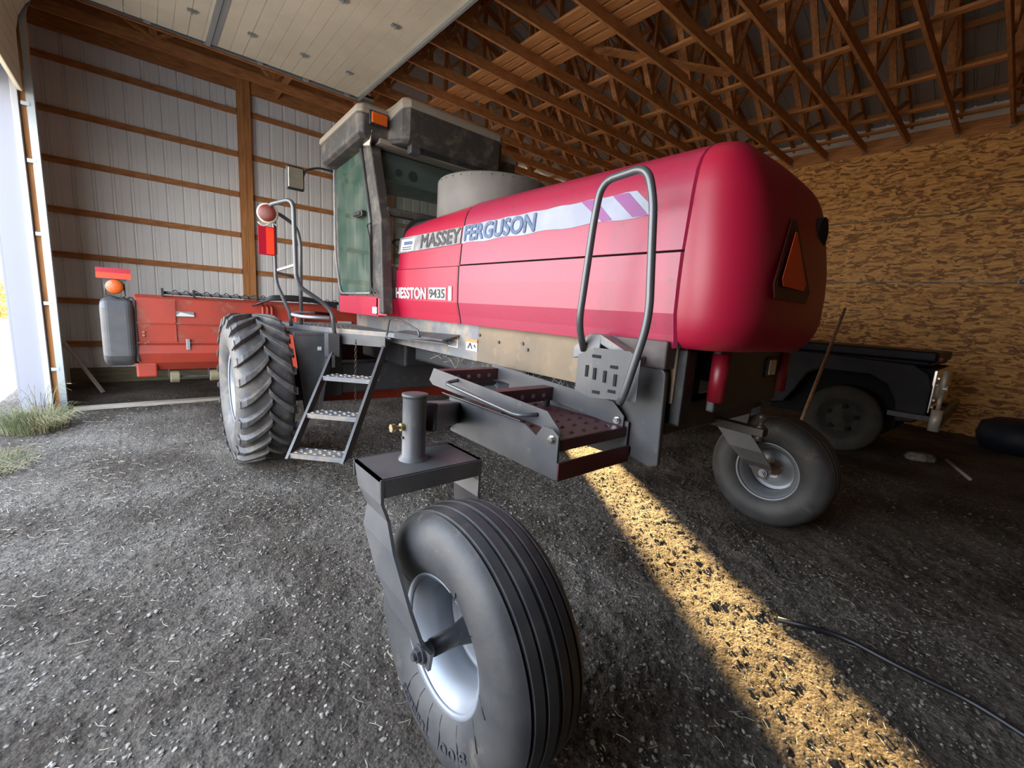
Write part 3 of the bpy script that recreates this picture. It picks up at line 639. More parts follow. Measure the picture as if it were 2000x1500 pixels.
# ---- frame
for x in (1.885, 2.895):
    g = MB().box((x, 1.02, 1.245), (x + .02, 2.78, 1.50)).box((x, 1.02, 1.235), (x + .05, 2.78, 1.25)); side_p = g.build('frame_rail', 'tan_plate' if x < 2 else 'grey_dark', wr, bevel=.003)
    g = MB().box((x - .002, 2.60, 1.245), (x + .018, 5.0, 1.50)).box((x - .002, 2.60, 1.232), (x + .05, 5.0, 1.25)); fp = g.build('frame_rail', 'grey_light', wr, bevel=.003)
    if x < 2:
        MB().box((x - .006, 2.74, 1.305), (x - .003, 2.78, 1.39)) 
        for y0, y1 in ((2.86, 3.0), (2.60, 2.745)):
            MB().box((x - .006, y0, 1.305), (x - .002, y1, 1.392)).build('warning_label', 'white', fp)
            MB().box((x - .008, y0, 1.368), (x - .003, y1, 1.392)).build('label_header', 'orange_lbl', fp)
        text_on('WARNING', -2.985, -2.875, 1.373, 1.388, lambda u, v, w: (x - .009, -u, v), 'lettering', 'ink', fp)
        for yy in (2.96, 2.93, 2.90): pass
        g = MB()
        for zz in (1.352, 1.340, 1.328, 1.316): g.box((x - .0075, 2.875, zz), (x - .006, 2.985, zz + .004))
        g.build('label_text_lines', 'ink', fp)
        g = MB().bar((x - .007, 2.72, 1.32), (x - .007, 2.69, 1.36), .006, .012).bar((x - .007, 2.69, 1.36), (x - .007, 2.665, 1.32), .006, .01).bar((x - .007, 2.64, 1.35), (x - .007, 2.62, 1.335), .006, .012); g.build('label_pictogram', 'ink', fp)
        for yy, zz in ((2.35, 1.40), (2.05, 1.38), (2.58, 1.43), (2.1, 1.415)): MB().cyl((x + .002, yy, zz), (-1, 0, 0), .012, .012, 6).build('bolt', 'grey_dark', side_p)
        # bent wires and straw under the hood edge
g = MB().box((1.95, 1.35, 1.10), (2.85, 3.7, 1.45)).box((1.95, 3.9, 1.0), (2.85, 5.0, 1.42)); g.build('engine_underside', 'black', wr, bevel=.02)
g = MB()
for k in range(60):
    x = 1.9 + random.random() * .03; y = random.uniform(1.5, 3.3); z = random.uniform(1.2, 1.26); g.tube([(x, y, z), (x + random.uniform(-.03, .05), y + random.uniform(-.05, .05), z - random.uniform(.01, .05)), (x + random.uniform(-.04, .05), y + random.uniform(-.09, .09), z - random.uniform(.03, .09))], .0018, 3)
tag(g.build('caught_straw', 'straw', wr), kind='stuff')
# rear cross frame, panel, posts, hitch
MB().box((1.93, 1.06, 1.06), (2.98, 1.16, 1.22)).build('rear_crossbeam', 'grey_dark', wr, bevel=.01)
pn = MB().box((2.06, .90, 1.20), (2.86, .94, 1.50)).build('rear_panel', 'grey_dark', wr, bevel=.01)
MB().box((2.63, .885, 1.345), (2.75, .90, 1.46)).build('lens_frame', 'black', pn, bevel=.006); MB().box((2.645, .878, 1.36), (2.735, .888, 1.445)).build('rear_lens', 'cream', pn, bevel=.004)
for x in (2.03, 2.84):
    g = MB(); g.lathe([(0, 0), (0, .04), (.23, .04), (.23, 0)], (x + .04, .90, 1.255), (0, 0, 1), 24); g.build('corner_post', 'post_red', wr)
MB().box((1.90, .98, 1.13), (2.0, 1.5, 1.50)).build('side_block', 'black', wr, bevel=.01)
hb = MB().bar((2.50, 1.5, 1.08), (2.50, .80, 1.065), .07, .045).build('hitch_bar', 'hitch', wr, bevel=.004)
MB().lathe([(0, .022), (.01, .030), (.02, .014), (.03, .012), (.045, .022), (.058, .027), (.07, .026), (.082, .018), (.086, 0)], (2.50, .83, 1.085), (0, 0, 1), 24).build('hitch_ball', 'hitch', hb)
MB().lathe([(0, .018), (.012, .024), (.03, .02), (.035, .0)], (2.50, .83, 1.045), (0, 0, -1), 12).build('ball_nut', 'hitch', hb)
MB().plate([(2.99, 1.05, 1.22), (2.99, 1.35, 1.22), (2.99, 1.30, .95), (2.99, 1.08, .95)], (.02, 0, 0)).build('frame_gusset', 'grey', wr)
# rear axle tube to the two caster posts
g = MB().bar((.86, 1.55, 1.165), (1.42, 2.15, 1.0), .12, .12).bar((3.90, 1.55, 1.165), (3.38, 2.15, 1.0), .12, .12).box((1.38, 2.10, .94), (3.42, 2.22, 1.06)); g.build('rear_axle_beam', 'grey_dark', wr, bevel=.008)
for xx in (1.92, 2.85): MB().box((xx, 2.08, 1.0), (xx + .08, 2.26, 1.3)).build('axle_hanger', 'grey_dark', wr, bevel=.006)

def wheel_profile(R, w, rr, crown=.018):
    P = [(w * .70, rr - .008), (w * .80, rr + .012), (w * .93, rr + .05), (w, rr + (R - rr) * .45), (w * .985, rr + (R - rr) * .6), (w * .90, R - .055), (w * .80, R - .032), (w * .70, R - crown - .004)]
    return P
def caster(side, name='caster_wheel'):
    cx = CX + side * 1.555 + (-.0 if side < 0 else -.01); cy = 1.13 if side < 0 else 1.17; R, w, rr = .466, .163, .232
    half = wheel_profile(R, w, rr)
    gro = [(.105, -.002), (.101, -.012), (.095, -.012), (.091, .001), (.072, .003), (.058, .0045), (.054, -.006), (.049, -.006), (.045, .006), (.022, .0075), (.010, .008), (.007, -.002), (.003, -.002), (0, -.002)]
    prof = [(-a, b) for a, b in half]; tread = [(-a, R - .014 + b + .005 * (1 - a / .1)) for a, b in gro]
    prof = prof + tread + [(-a, b) for a, b in tread[::-1][1:]] + [(-a, b) for a, b in prof[::-1]]
    rimp = [(-.118, rr - .012), (-.128, rr + .006), (-.122, rr + .010), (-.112, rr - .004), (-.104, rr - .022), (-.075, rr - .030), (-.06, rr - .046), (.035, rr - .050), (.06, rr - .028), (.104, rr - .022), (.112, rr - .004), (.122, rr + .010), (.128, rr + .006), (.118, rr - .012)]
    c = (cx, cy, R - .004)
    rim = MB().lathe(rimp, c, (1, 0, 0), 96, closed=False).lathe([(.035, rr - .045), (.045, rr - .06), (.05, .15), (.035, .12), (.03, .085), (.03, .05)], c, (1, 0, 0), 96).build(name, 'rim', wr)
    rim.modifiers.new('s', 'SOLIDIFY').thickness = .004
    tire = MB().lathe(prof, c, (1, 0, 0), 128, closed=True).build('tire', 'rubber', rim)
    e_ = tire.modifiers.new('e', 'EDGE_SPLIT'); e_.split_angle = math.radians(38)
    hub = MB().lathe([(-.155, 0), (-.155, .030), (-.06, .034), (.0, .05), (.028, .055), (.03, .085), (.045, .085), (.05, .0)], c, (1, 0, 0), 32).build('hub', 'grey_dark' if side < 0 else 'rust', rim)
    g = MB()
    for k in range(5):
        a = 2 * PI * k / 5 + .3; g.cyl((cx + .03, cy + .068 * math.cos(a), c[2] + .068 * math.sin(a)), (-1, 0, 0), .009, .014, 6)
    g.build('lug_nuts', 'brass', rim)
    # raised sidewall lettering and cracks
    if side < 0:
        def ring(r0, ang0, da):
            def fn(u, v, w_):
                a = ang0 + u * da; r = r0 + v
                t = (r - rr) / (R - rr); xs_ = w * (1.0 - .9 * max(0, abs(t - .45) - .05) ** 1.6 * 1.2)
                return (cx - xs_ - .0012 - w_ * .5, cy - r * math.cos(a), c[2] + r * math.sin(a))
            return fn
        text_on('TUBELESS', 0, 1, .0, .030, ring(rr + .088, -1.53, -.62), 'sidewall_lettering', 'rubber', tire)
        text_on('A', 0, 1, .0, .026, ring(rr + .012, 1.30, -.11), 'sidewall_lettering', 'rubber', tire)
        text_on('8.00', 0, 1, .0, .032, ring(rr + .075, -.75, -.55), 'sidewall_lettering', 'rubber', tire)
        g = MB()
        for a, l_ in ((1.15, .075), (.75, .05), (.0, .07), (-.45, .08), (-.95, .12), (-1.35, .10), (-1.6, .12), (-1.85, .11), (-2.1, .10), (2.6, .06)):
            P = []
            for k in range(6):
                r = rr + .015 + l_ * k / 5; aa = a + .03 * math.sin(k * .9 + a); t = (r - rr) / (R - rr); xs_ = w * (1.0 - .9 * max(0, abs(t - .45) - .05) ** 1.6 * 1.2)
                P.append((cx - xs_ + .0005, cy - r * math.cos(aa), c[2] + r * math.sin(aa)))
            g.tube(P, .0016, 4)
        g.build('sidewall_cracks', 'black_dull', tire)
        lb = MB().plate([(cx - .058, cy + .06, c[2] + .176), (cx - .058, cy + .12, c[2] + .14), (cx - .015, cy + .12, c[2] + .14), (cx - .015, cy + .06, c[2] + .176)], (0, -.001, -.001)); lb.build('rim_label', 'grey_decal', rim)
    # fork
    fx0, fx1 = cx - .24, cx + .20; py = 1.505 if side < 0 else 1.53; zt = 1.0
    fk = MB().box((fx0, py - .125, zt - .012), (fx1, py + .125, zt)).box((fx0, py - .133, zt - .07), (fx1, py - .125, zt)).box((fx0, py + .125, zt - .07), (fx1, py + .133, zt)).build('caster_fork', 'grey', wr, bevel=.003)
    hz = c[2]
    for sx, x in ((-1, fx0), (1, fx1)):
        # bent arm: wide at the top, a jog, a long tapering blade and a second jog inwards to the axle
        st = [(0, zt, py - .133, py + .12, 0), (0, zt - .09, py - .135, py + .08, 0), (.016, zt - .15, py - .155, py + .03, 1), (.004, zt - .235, py - .23, py + .035, 2), (.0, hz + .17, cy + .01, cy + .27, 3), (.012, hz + .08, cy - .055, cy + .17, 4), (.045, hz + .035, cy - .06, cy + .12, 5), (.052, hz - .05, cy - .035, cy + .045, 6)]
        vs = []
        for inn, z, ya, yb, _ in st:
            xx = x - sx * inn
            vs += [(xx, ya, z), (xx, yb, z), (xx - sx * .012, ya, z), (xx - sx * .012, yb, z)]
        fs = []
        for i in range(len(st) - 1):
            a = i * 4; b = a + 4; fs += [(a, a + 1, b + 1, b), (a + 2, b + 2, b + 3, a + 3), (a, b, b + 2, a + 2), (a + 1, a + 3, b + 3, b + 1)]
        fs += [(0, 2, 3, 1), (b, b + 1, b + 3, b + 2)]
        arm = MB().add(vs, fs).build('fork_arm', 'grey', fk)
        ex = x - sx * .052
        MB().cyl((ex - sx * -.03, cy, hz), (-sx, 0, 0), .024, .03, 6).cyl((ex + sx * .005, cy, hz), (sx, 0, 0), .033, .012, 24).cyl((ex + sx * .03, cy, hz), (sx, 0, 0), .014, .012, 12).build('axle_nut', 'grey_dark' if side < 0 else 'rim', fk)
    MB().cyl((fx0 + .06, cy, hz), (1, 0, 0), .026, fx1 - fx0 - .12, 20).build('axle', 'grey_dark', rim)
    pc = cx - .035 if side < 0 else cx
    g = MB().lathe([(0, .062), (.012, .056), (.02, .0475), (.255, .0475), (.262, .05), (.262, .052), (.272, .052), (.275, .040), (.27, 0)], (pc, py + .02, zt - .002), (0, 0, 1), 40)
    sp_ = g.build('spindle_post', 'grey' if side < 0 else 'grey_dark', wr)
    g = MB().cyl((pc - .047, py + .02, 1.14), (-1, 0, 0), .016, .014, 12).cyl((pc - .061, py + .02, 1.14), (-1, 0, 0), .008, .03, 10).cyl((pc - .083, py + .02, 1.14), (-1, 0, 0), .017, .018, 6); g.build('clamp_bolt', 'brass', sp_)
    MB().cyl((pc - .045, py + .02, 1.095), (-1, 0, 0), .006, .008, 8).build('grease_fitting', 'grey_dark', sp_)
caster(-1); caster(1)

# ---- drive wheels
def drive(cx):
    cy, R, w, rr = 4.8, .725, .235, .355; c = (cx, cy, R - .012); Rb = R - .045
    half = [(w * .72, rr - .01), (w * .85, rr + .03), (w * .98, rr + .10), (w * 1.0, rr + .16), (w * .97, Rb - .10), (w * .90, Rb - .045), (w * .78, Rb - .018), (w * .5, Rb - .004), (0, Rb)]
    prof = [(-a, b) for a, b in half] + [(a, b) for a, b in half[::-1][1:]]
    rim = MB().lathe([(-.17, rr - .02), (-.18, rr + .008), (-.165, rr - .01), (-.15, rr - .04), (-.05, rr - .06), (-.04, .2), (-.06, .18), (-.06, 0)], c, (1, 0, 0), 72).lathe([(.17, rr - .02), (.18, rr + .008), (.165, rr - .01), (.15, rr - .04), (-.05, rr - .06)], c, (1, 0, 0), 72).build('drive_wheel', 'rim', wr)
    tire = MB().lathe(prof, c, (1, 0, 0), 120, closed=True).build('tire', 'rubber_worn', rim)
    def pt(s, a, r): return Vector((cx + s, cy - r * math.cos(a), c[2] + r * math.sin(a)))
    def base_r(s):
        q = abs(s) / w
        for (a0, b0), (a1, b1) in zip(half[::-1], half[::-1][1:]):
            if abs(s) <= a1 and a1 > a0: return b0 + (b1 - b0) * (abs(s) - a0) / (a1 - a0)
        return Rb - .05
    N = 23; n = 7
    for sgn in (-1, 1):
        for k in range(N):
            a0 = 2 * PI * (k + (.5 if sgn > 0 else 0)) / N; vs = []
            for i in range(n):
                t = i / (n - 1); s = sgn * (-.012 + t * (w * .93 + .012)); a = a0 - .30 * t ** .85 - .02 * math.sin(t * PI)
                hh = .043 * (1 if t < .9 else .85); wd = .030 + .008 * t
                rb = base_r(s) - .012; rt = (Rb if abs(s) < w * .5 else Rb - (abs(s) / w - .5) ** 2 * .12) + hh * (1.0)
                if t > .95: rt -= .012
                for (da, r) in ((-wd * 1.35, rb), (-wd * .8, rt), (wd * .8, rt), (wd * 1.35, rb)): vs.append(pt(s, a + da / R, r))
            fs = [(i * 4 + j, i * 4 + (j + 1) % 4, i * 4 + 4 + (j + 1) % 4, i * 4 + 4 + j) for i in range(n - 1) for j in range(4)] + [(0, 3, 2, 1), (4 * n - 4, 4 * n - 3, 4 * n - 2, 4 * n - 1)]
            # tail of the lug running down the sidewall
            o = MB().add(vs, fs)
            sx = sgn * w; aa = a0 - .30
            q = [pt(sgn * w * .90, aa - .05, Rb + .004), pt(sgn * w * .90, aa + .05, Rb + .004), pt(sgn * w * .97, aa + .035, Rb - .075), pt(sgn * w * .97, aa - .045, Rb - .075)]
            o.plate(q, (sgn * .016, 0, 0)); lo_ = o.build('tread_lug', 'rubber_worn', tire, bevel=.005)
    # dusty lug tops are the same rubber, paler where worn
    return rim
drive(.80); drive(4.0)
for xx in (1.06, 3.39): MB().cyl((xx, 4.8, .72), (1, 0, 0), .17, .35, 24).build('final_drive', 'grey_dark', wr)
MB().box((1.35, 4.68, .62), (3.45, 4.95, .95)).build('front_axle', 'grey_dark', wr, bevel=.02)
for xx in (1.38, 3.2): MB().box((xx, 4.65, .6), (xx + .22, 5.0, 1.25)).build('axle_leg', 'grey_dark', wr, bevel=.02)
MB().plate([(1.45, 5.25, .42), (3.4, 5.25, .36), (3.4, 5.3, .60), (1.45, 5.3, .66)], (0, .05, 0)).build('lift_frame_plate', 'red_old', wr)
MB().plate([(1.40, 5.45, .66), (3.5, 5.45, .60), (3.5, 5.45, 1.18), (1.40, 5.45, 1.18)], (0, .04, 0)).build('centre_shield', 'red_dark', wr)

# ---- cab
cf = MB()
# pillars: rear posts lean forward above the belt; side x 1.65 / 3.15
for sx, xo, xi in ((-1, 1.65, 1.75), (1, 3.15, 3.05)):
    pts = [(3.75, 1.52), (3.95, 1.52), (3.97, 1.68), (4.08, 2.35), (4.32, 3.12), (4.12, 3.12), (3.83, 2.36), (3.765, 1.68)]
    cf.prism(pts, 'x', min(xo, xi), max(xo, xi))
    cf.prism([(4.86, 1.52), (4.92, 1.52), (5.10, 3.1), (5.03, 3.1)], 'x', min(xo, xi), max(xo, xi) - (0 if sx < 0 else 0))
cf.box((1.70, 3.80, 1.52), (3.10, 3.86, 1.95)).box((1.72, 3.86, 2.40), (3.08, 3.92, 2.47))
cab = cf.build('cab', 'roof_black', wr, bevel=.012)
MB().box((1.66, 3.9, 1.50), (3.14, 5.0, 1.56)).build('cab_floor', 'grey_dark', cab)
g = MB().box((1.64, 3.84, 1.49), (1.70, 4.86, 1.67)).prism([(1.64, 3.84), (1.70, 3.78), (3.10, 3.78), (3.16, 3.84), (3.16, 3.88), (1.64, 3.88)], 'z', 1.50, 1.66).box((3.10, 3.84, 1.49), (3.16, 4.86, 1.67)); sk = g.build('cab_skirt', 'red', cab, bevel=.004)
MB().box((1.636, 3.86, 1.515), (1.64, 3.96, 1.575)).build('small_label', 'white', sk)
# glass door on the near side
dg = MB().plate([(1.655, 4.03, 1.70), (1.655, 4.83, 1.70), (1.655, 4.99, 2.1), (1.655, 5.03, 3.08), (1.655, 4.33, 3.08), (1.655, 4.07, 2.36)], (.006, 0, 0)).build('cab_door', 'glass', cab)
fr = [(1.648, 4.02, 1.70), (1.648, 4.06, 2.36), (1.648, 4.32, 3.09), (1.648, 5.04, 3.09), (1.648, 5.0, 2.1), (1.648, 4.84, 1.69)]
MB().tube(rounded(fr[2:] + [fr[0]], .08), .014, 8).build('door_seal', 'grey_light', dg)
MB().tube([(1.64, 4.0, 1.70), (1.64, 4.035, 2.36), (1.64, 4.29, 3.08)], .016, 8).build('door_edge_channel', 'grey', dg)
MB().tube(rounded([(1.60, 3.93, 2.31), (1.60, 4.02, 2.31), (1.62, 4.0, 2.2), (1.62, 3.96, 1.75), (1.62, 3.86, 1.70)], .04), .007, 8).build('door_lock_rod', 'black', dg)
g = MB().box((1.60, 4.14, 2.40), (1.645, 4.30, 2.455)).box((1.585, 4.17, 2.41), (1.61, 4.33, 2.44)); g.build('door_handle', 'black', dg, bevel=.008)
MB().plate([(1.64, 3.99, 3.10), (1.64, 4.13, 3.10), (1.64, 4.19, 3.02), (1.64, 4.04, 2.99)], (-.02, -.02, 0)).build('grab_plate', 'cream', cab)
# other glass
MB().plate([(1.76, 3.875, 1.98), (3.04, 3.875, 1.98), (3.04, 3.92, 2.40), (3.04, 4.17, 3.08), (1.76, 4.17, 3.08), (1.76, 3.92, 2.40)], (0, .006, 0)).build('rear_window', 'glass_rear', cab)
MB().plate([(3.145, 4.03, 1.70), (3.145, 4.83, 1.70), (3.145, 5.03, 3.08), (3.145, 4.33, 3.08), (3.145, 4.07, 2.36)], (-.006, 0, 0)).build('side_window', 'glass', cab)
n = 10; vs = []
for i in range(n + 1):
    t = i / n; x = 1.66 + 1.48 * t; bul = .28 * math.sin(PI * t) ** .7
    vs += [(x, 4.88 + bul, 1.66), (x, 5.06 + bul, 3.1)]
MB().add(vs, [(2 * i, 2 * i + 2, 2 * i + 3, 2 * i + 1) for i in range(n)], True).build('windscreen', 'glass', cab)
g = MB().box((1.72, 4.25, 3.02), (3.08, 5.1, 3.10)).box((1.74, 4.18, 2.78), (3.06, 4.24, 3.05)); hl = g.build('headliner', 'cabtrim', cab, bevel=.02)
for xx in (1.98, 2.13): MB().cyl((xx, 4.18, 2.87), (0, -1, 0), .05 if xx > 2 else .035, .006, 20).build('speaker_grille', 'black', hl)
g = MB().box((2.15, 4.2, 1.56), (2.65, 4.75, 2.0)); st_ = g.build('operator_seat', 'seat', cab, bevel=.05, seg=3)
MB().box((2.17, 4.16, 1.98), (2.63, 4.30, 2.55)).build('seat_back', 'seat', st_, bevel=.05, seg=3)
MB().tube([(2.4, 5.0, 1.56), (2.4, 4.92, 2.1), (2.4, 4.82, 2.25)], .03, 8).lathe([(-.01, .17), (0, .185), (.01, .17), (0, .155)], (2.4, 4.80, 2.28), (0, -.5, .86), 28, closed=True).build('steering_wheel', 'black', cab)
MB().box((2.72, 4.3, 1.56), (2.95, 4.85, 2.15)).build('console', 'cabtrim', cab, bevel=.03)
# roof: tan cap over a black band, swept underside, notched at the rear corner
def roof_outline(o):     # plan outline, o = offset outward
    x0, x1 = 1.50 - o, 3.30 + o; yr, yc, yf = 3.97 - o, 3.80 - o, 5.25 + o
    L_ = [(x0, yf - .25), (x0, yr + .04), (x0 + .04, yr), (1.78, yr), (1.84 - o * .5, yc + .04), (1.90, yc), (2.90, yc), (2.96 + o * .5, yc + .04), (3.02, yr), (x1 - .04, yr), (x1, yr + .04), (x1, yf - .25), (x1 - .25, yf + .12), (2.4, yf + .22), (x0 + .25, yf + .12)]
    return L_
def loft(levels, name, m, par, bev=.015):
    vs = []; fs = []; n = len(levels[0][1])
    for z, pl in levels:
        for i, (x, y) in enumerate(pl): vs.append((x, y, z(x, y) if callable(z) else z))
    for r in range(len(levels) - 1):
        for i in range(n): fs.append((r * n + i, r * n + (i + 1) % n, (r + 1) * n + (i + 1) % n, (r + 1) * n + i))
    fs += [tuple(range(n - 1, -1, -1)), tuple(range((len(levels) - 1) * n, len(levels) * n))]
    return MB().add(vs, fs).build(name, m, par, bevel=bev)
zt_ = lambda d: (lambda x, y: 3.30 + d + (.10 if 1.82 < x < 2.98 and y < 3.9 else 0) - .06 * max(0, y - 4.3) / 1.0)
rf = loft([(lambda x, y: 3.035 - .07 * max(0, y - 4.2) + .0, roof_outline(-.05)), (lambda x, y: 3.07 - .08 * max(0, y - 4.2), roof_outline(-.01)), (zt_(-.075), roof_outline(0.0))], 'cab_roof_band', 'roof_black', cab)
loft([(zt_(-.078), roof_outline(.012)), (zt_(-.02), roof_outline(.006)), (zt_(.02), roof_outline(-.05)), (zt_(.03), roof_outline(-.12))], 'cab_roof_cap', 'roof_tan', cab)
g = MB().box((1.59, 3.945, 3.135), (1.765, 3.975, 3.255)); bz = g.build('light_bezel', 'black', rf, bevel=.012)
MB().box((1.605, 3.93, 3.15), (1.75, 3.95, 3.24)).build('amber_light', 'lens_amber', bz, bevel=.012)
g = MB().box((1.93, 3.84, 2.97), (2.03, 3.92, 3.05)); g.build('work_light', 'grey_dark', cab, bevel=.01)
g = MB().box((1.70, 3.98, 3.02), (3.1, 4.14, 3.06)); g.build('roof_underside_channel', 'roof_tan', cab)
# mirror
mr = MB().tube(rounded([(1.60, 4.93, 2.93), (1.45, 4.92, 2.93), (1.32, 4.9, 2.87), (1.30, 4.9, 2.80)], .05), .010, 8).build('mirror_arm', 'black', cab)
mh = MB().box((1.145, 4.885, 2.66), (1.31, 4.925, 2.885)).build('mirror_housing', 'black', mr, bevel=.03, seg=4)
MB().box((1.16, 4.878, 2.68), (1.295, 4.888, 2.865)).build('mirror_glass', 'mirror', mr, bevel=.004)

# ---- platform, access ladder, hand rails
pl = [(1.08, 5.30), (1.14, 4.86), (1.42, 4.32), (1.74, 3.92), (1.80, 3.75), (1.90, 3.75), (1.90, 5.30)]
g = MB().prism(pl, 'z', 1.30, 1.345)
for i in range(24):
    y = 3.95 + i * .055; xa = max(1.12, 1.74 - (y - 3.92) * .80 if y < 4.32 else (1.42 - (y - 4.32) * .52 if y < 4.86 else 1.14)) + .03
    if xa < 1.62:
        x = xa
        while x < 1.62: g.box((x, y, 1.345), (x + .028, y + .02, 1.351)); x += .045
pf = g.build('platform', 'grey_light', wr)
g = MB().plate([(1.42, 4.30, 1.20), (1.74, 3.90, 1.20), (1.74, 3.90, 1.30), (1.42, 4.30, 1.30)], (.02, .02, 0)).plate([(1.14, 4.86, 1.24), (1.42, 4.32, 1.24), (1.42, 4.32, 1.3), (1.14, 4.86, 1.3)], (.02, .01, 0)); g.build('platform_skirt', 'grey', pf)
g = MB().plate([(1.76, 3.75, 1.36), (1.76, 2.90, 1.365), (1.885, 2.84, 1.41), (1.885, 3.75, 1.38)], (0, 0, -.01)).plate([(1.76, 3.75, 1.36), (1.76, 2.90, 1.365), (1.80, 2.84, 1.33), (1.76, 3.75, 1.30)], (.01, 0, 0)); g.build('side_ledge', 'grey', wr)
MB().tube(rounded([(1.75, 3.80, 1.29), (1.75, 3.90, 1.29), (1.75, 3.83, 1.475), (1.75, 3.60, 1.475), (1.75, 3.27, 1.41), (1.75, 3.25, 1.355)], .04), .009, 8).build('ledge_handle', 'tube', wr)
g = MB().prism([(1.07, 1.26), (1.41, 1.26), (1.36, .95), (1.27, .50), (1.16, .50)], 'y', 4.42, 4.46).prism([(1.38, 1.26), (1.42, 1.26), (1.30, .50), (1.26, .50)], 'y', 4.38, 4.46).box((1.07, 4.42, 1.26), (1.45, 4.9, 1.29)); g.build('inner_fender_plate', 'grey', wr, bevel=.004)
MB().box((1.28, 4.412, 1.12), (1.315, 4.42, 1.155)).build('small_label', 'white', wr)
az = math.radians(48); cdv = Vector((math.sin(az), math.cos(az), 0)); Ab = Vector((.822, 3.751, .30)); Bb = Vector((1.171, 3.397, .30)); At = Ab + cdv * .80 + Vector((0, 0, .955)); Bt = Bb + cdv * .80 + Vector((0, 0, .955))
ud = (Bb - Ab).normalized()
g = MB(); dep = cdv * .14
for P, Q, s in ((Ab, At, 1), (Bb, Bt, -1)):
    g.plate([P, P + dep + Vector((0, 0, .02)), Q + dep * .7 + Vector((0, 0, -.02)), Q], ud * .010 * s)
    g.plate([P, P + (Q - P) * .02, Q, Q - (Q - P) * .02], ud * .028 * s) if False else None
    g.bar(P + ud * s * .012, Q + ud * s * .012, .026, .006, cdv)
ld = g.build('access_ladder', 'grey', wr, bevel=.002)
for f in (.035, .335, .645):
    a = Ab + (At - Ab) * f; b = Bb + (Bt - Bb) * f; g = MB()
    a = a + ud * .01; b = b - ud * .01
    g.plate([a, b, b + cdv * .165, a + cdv * .165], (0, 0, .006)).plate([a, b, b + Vector((0, 0, -.035)), a + Vector((0, 0, -.035))], cdv * .006).plate([a + cdv * .16, b + cdv * .16, b + cdv * .16 + Vector((0, 0, -.03)), a + cdv * .16 + Vector((0, 0, -.03))], cdv * .006)
    for i in range(5):
        for j in range(4):
            p = a + (b - a) * ((i + .6 + .3 * (j % 2)) / 5.8) + cdv * (.025 + j * .038) + Vector((0, 0, .006))
            g.add([p + ud * -.018, p + cdv * .008, p + ud * .018, p + cdv * .004 + Vector((0, 0, .009))], [(0, 1, 3), (1, 2, 3), (2, 0, 3), (0, 2, 1)])
    g.build('ladder_step', 'grey_light', ld)
g = MB()
for k in range(22):
    zc = 1.24 - k * .028; cc = Vector((1.52, 4.06, zc)); e1 = Vector((1, 0, 0)) if k % 2 else Vector((0, 1, 0))
    g.tube([cc + e1 * .010 * math.cos(a) + Vector((0, 0, .020 * math.sin(a))) for a in np.linspace(0, 2 * PI, 9)[:-1]], .0032, 4, closed=True)
g.build('ladder_chain', 'hitch', ld)
R1 = rounded([(1.40, 4.26, 1.22), (1.37, 4.27, 1.50), (1.30, 4.29, 1.58), (1.10, 4.3, 1.71), (1.068, 4.3, 1.80), (1.056, 4.3, 2.46), (.93, 4.52, 2.42), (.925, 4.62, 2.40)], .09, 6)
hr = MB().tube(R1, .019, 12).build('platform_handrail', 'tube', wr)
R2 = rounded([(1.22, 4.75, 1.33), (1.226, 4.75, 2.15), (1.19, 4.75, 2.30), (1.0, 4.72, 2.40), (.985, 4.7, 2.25), (1.0, 4.75, 1.75), (1.12, 4.75, 1.45), (1.13, 4.76, 1.33)], .07, 6)
MB().tube(R2, .017, 12).build('inner_handrail', 'tube', wr)
MB().bar((1.01, 4.70, 1.86), (1.065, 4.32, 1.90), .028, .028).build('rail_crossbar', 'tube_light', hr, bevel=.01)
MB().bar((1.225, 4.75, 1.80), (1.0, 4.745, 1.84), .026, .026).build('rail_crossbar', 'grey_dark', hr, bevel=.01)
MB().tube(rounded([(1.35, 4.28, 1.44), (1.15, 4.40, 1.44), (1.09, 4.6, 1.45), (1.22, 4.75, 1.47), (1.36, 4.8, 1.47)], .06), .016, 10).build('lower_loop_rail', 'tube_light', hr)
MB().box((1.31, 4.20, 1.08), (1.42, 4.31, 1.30)).box((1.34, 4.18, .98), (1.37, 4.22, 1.1)).build('rail_socket', 'grey', hr, bevel=.004)
# warning lamp and reflector on the rail
lp = MB().lathe([(.0, 0), (.0, .075), (.03, .088), (.06, .085), (.062, .0)], (.925, 4.62, 2.345), (-.35, -.94, 0), 32).build('lamp_housing', 'cream', hr)
MB().lathe([(0, .074), (.012, .066), (.020, .04), (.023, 0)], (.925 - .35 * .06, 4.62 - .94 * .06, 2.345), (-.35, -.94, 0), 32).build('red_lamp_lens', 'lens_red', lp)
MB().tube([(.83 + .02 * k, 4.58 - .001 * k, 2.25 + .018 * math.sin(k * .9 + 2.6)) for k in range(9)], .006, 6).build('wire_loop', 'cream', lp)
g = MB().box((.845, 4.655, 1.985), (.985, 4.665, 2.24)); rp = g.build('reflector_plate', 'refl_red', hr)
MB().box((.91, 4.648, 1.995), (.972, 4.656, 2.232)).build('reflector_strip', 'refl_orange', rp); MB().box((.975, 4.66, 2.0), (1.0, 4.668, 2.25)).build('plate_bracket', 'grey_dark', rp)

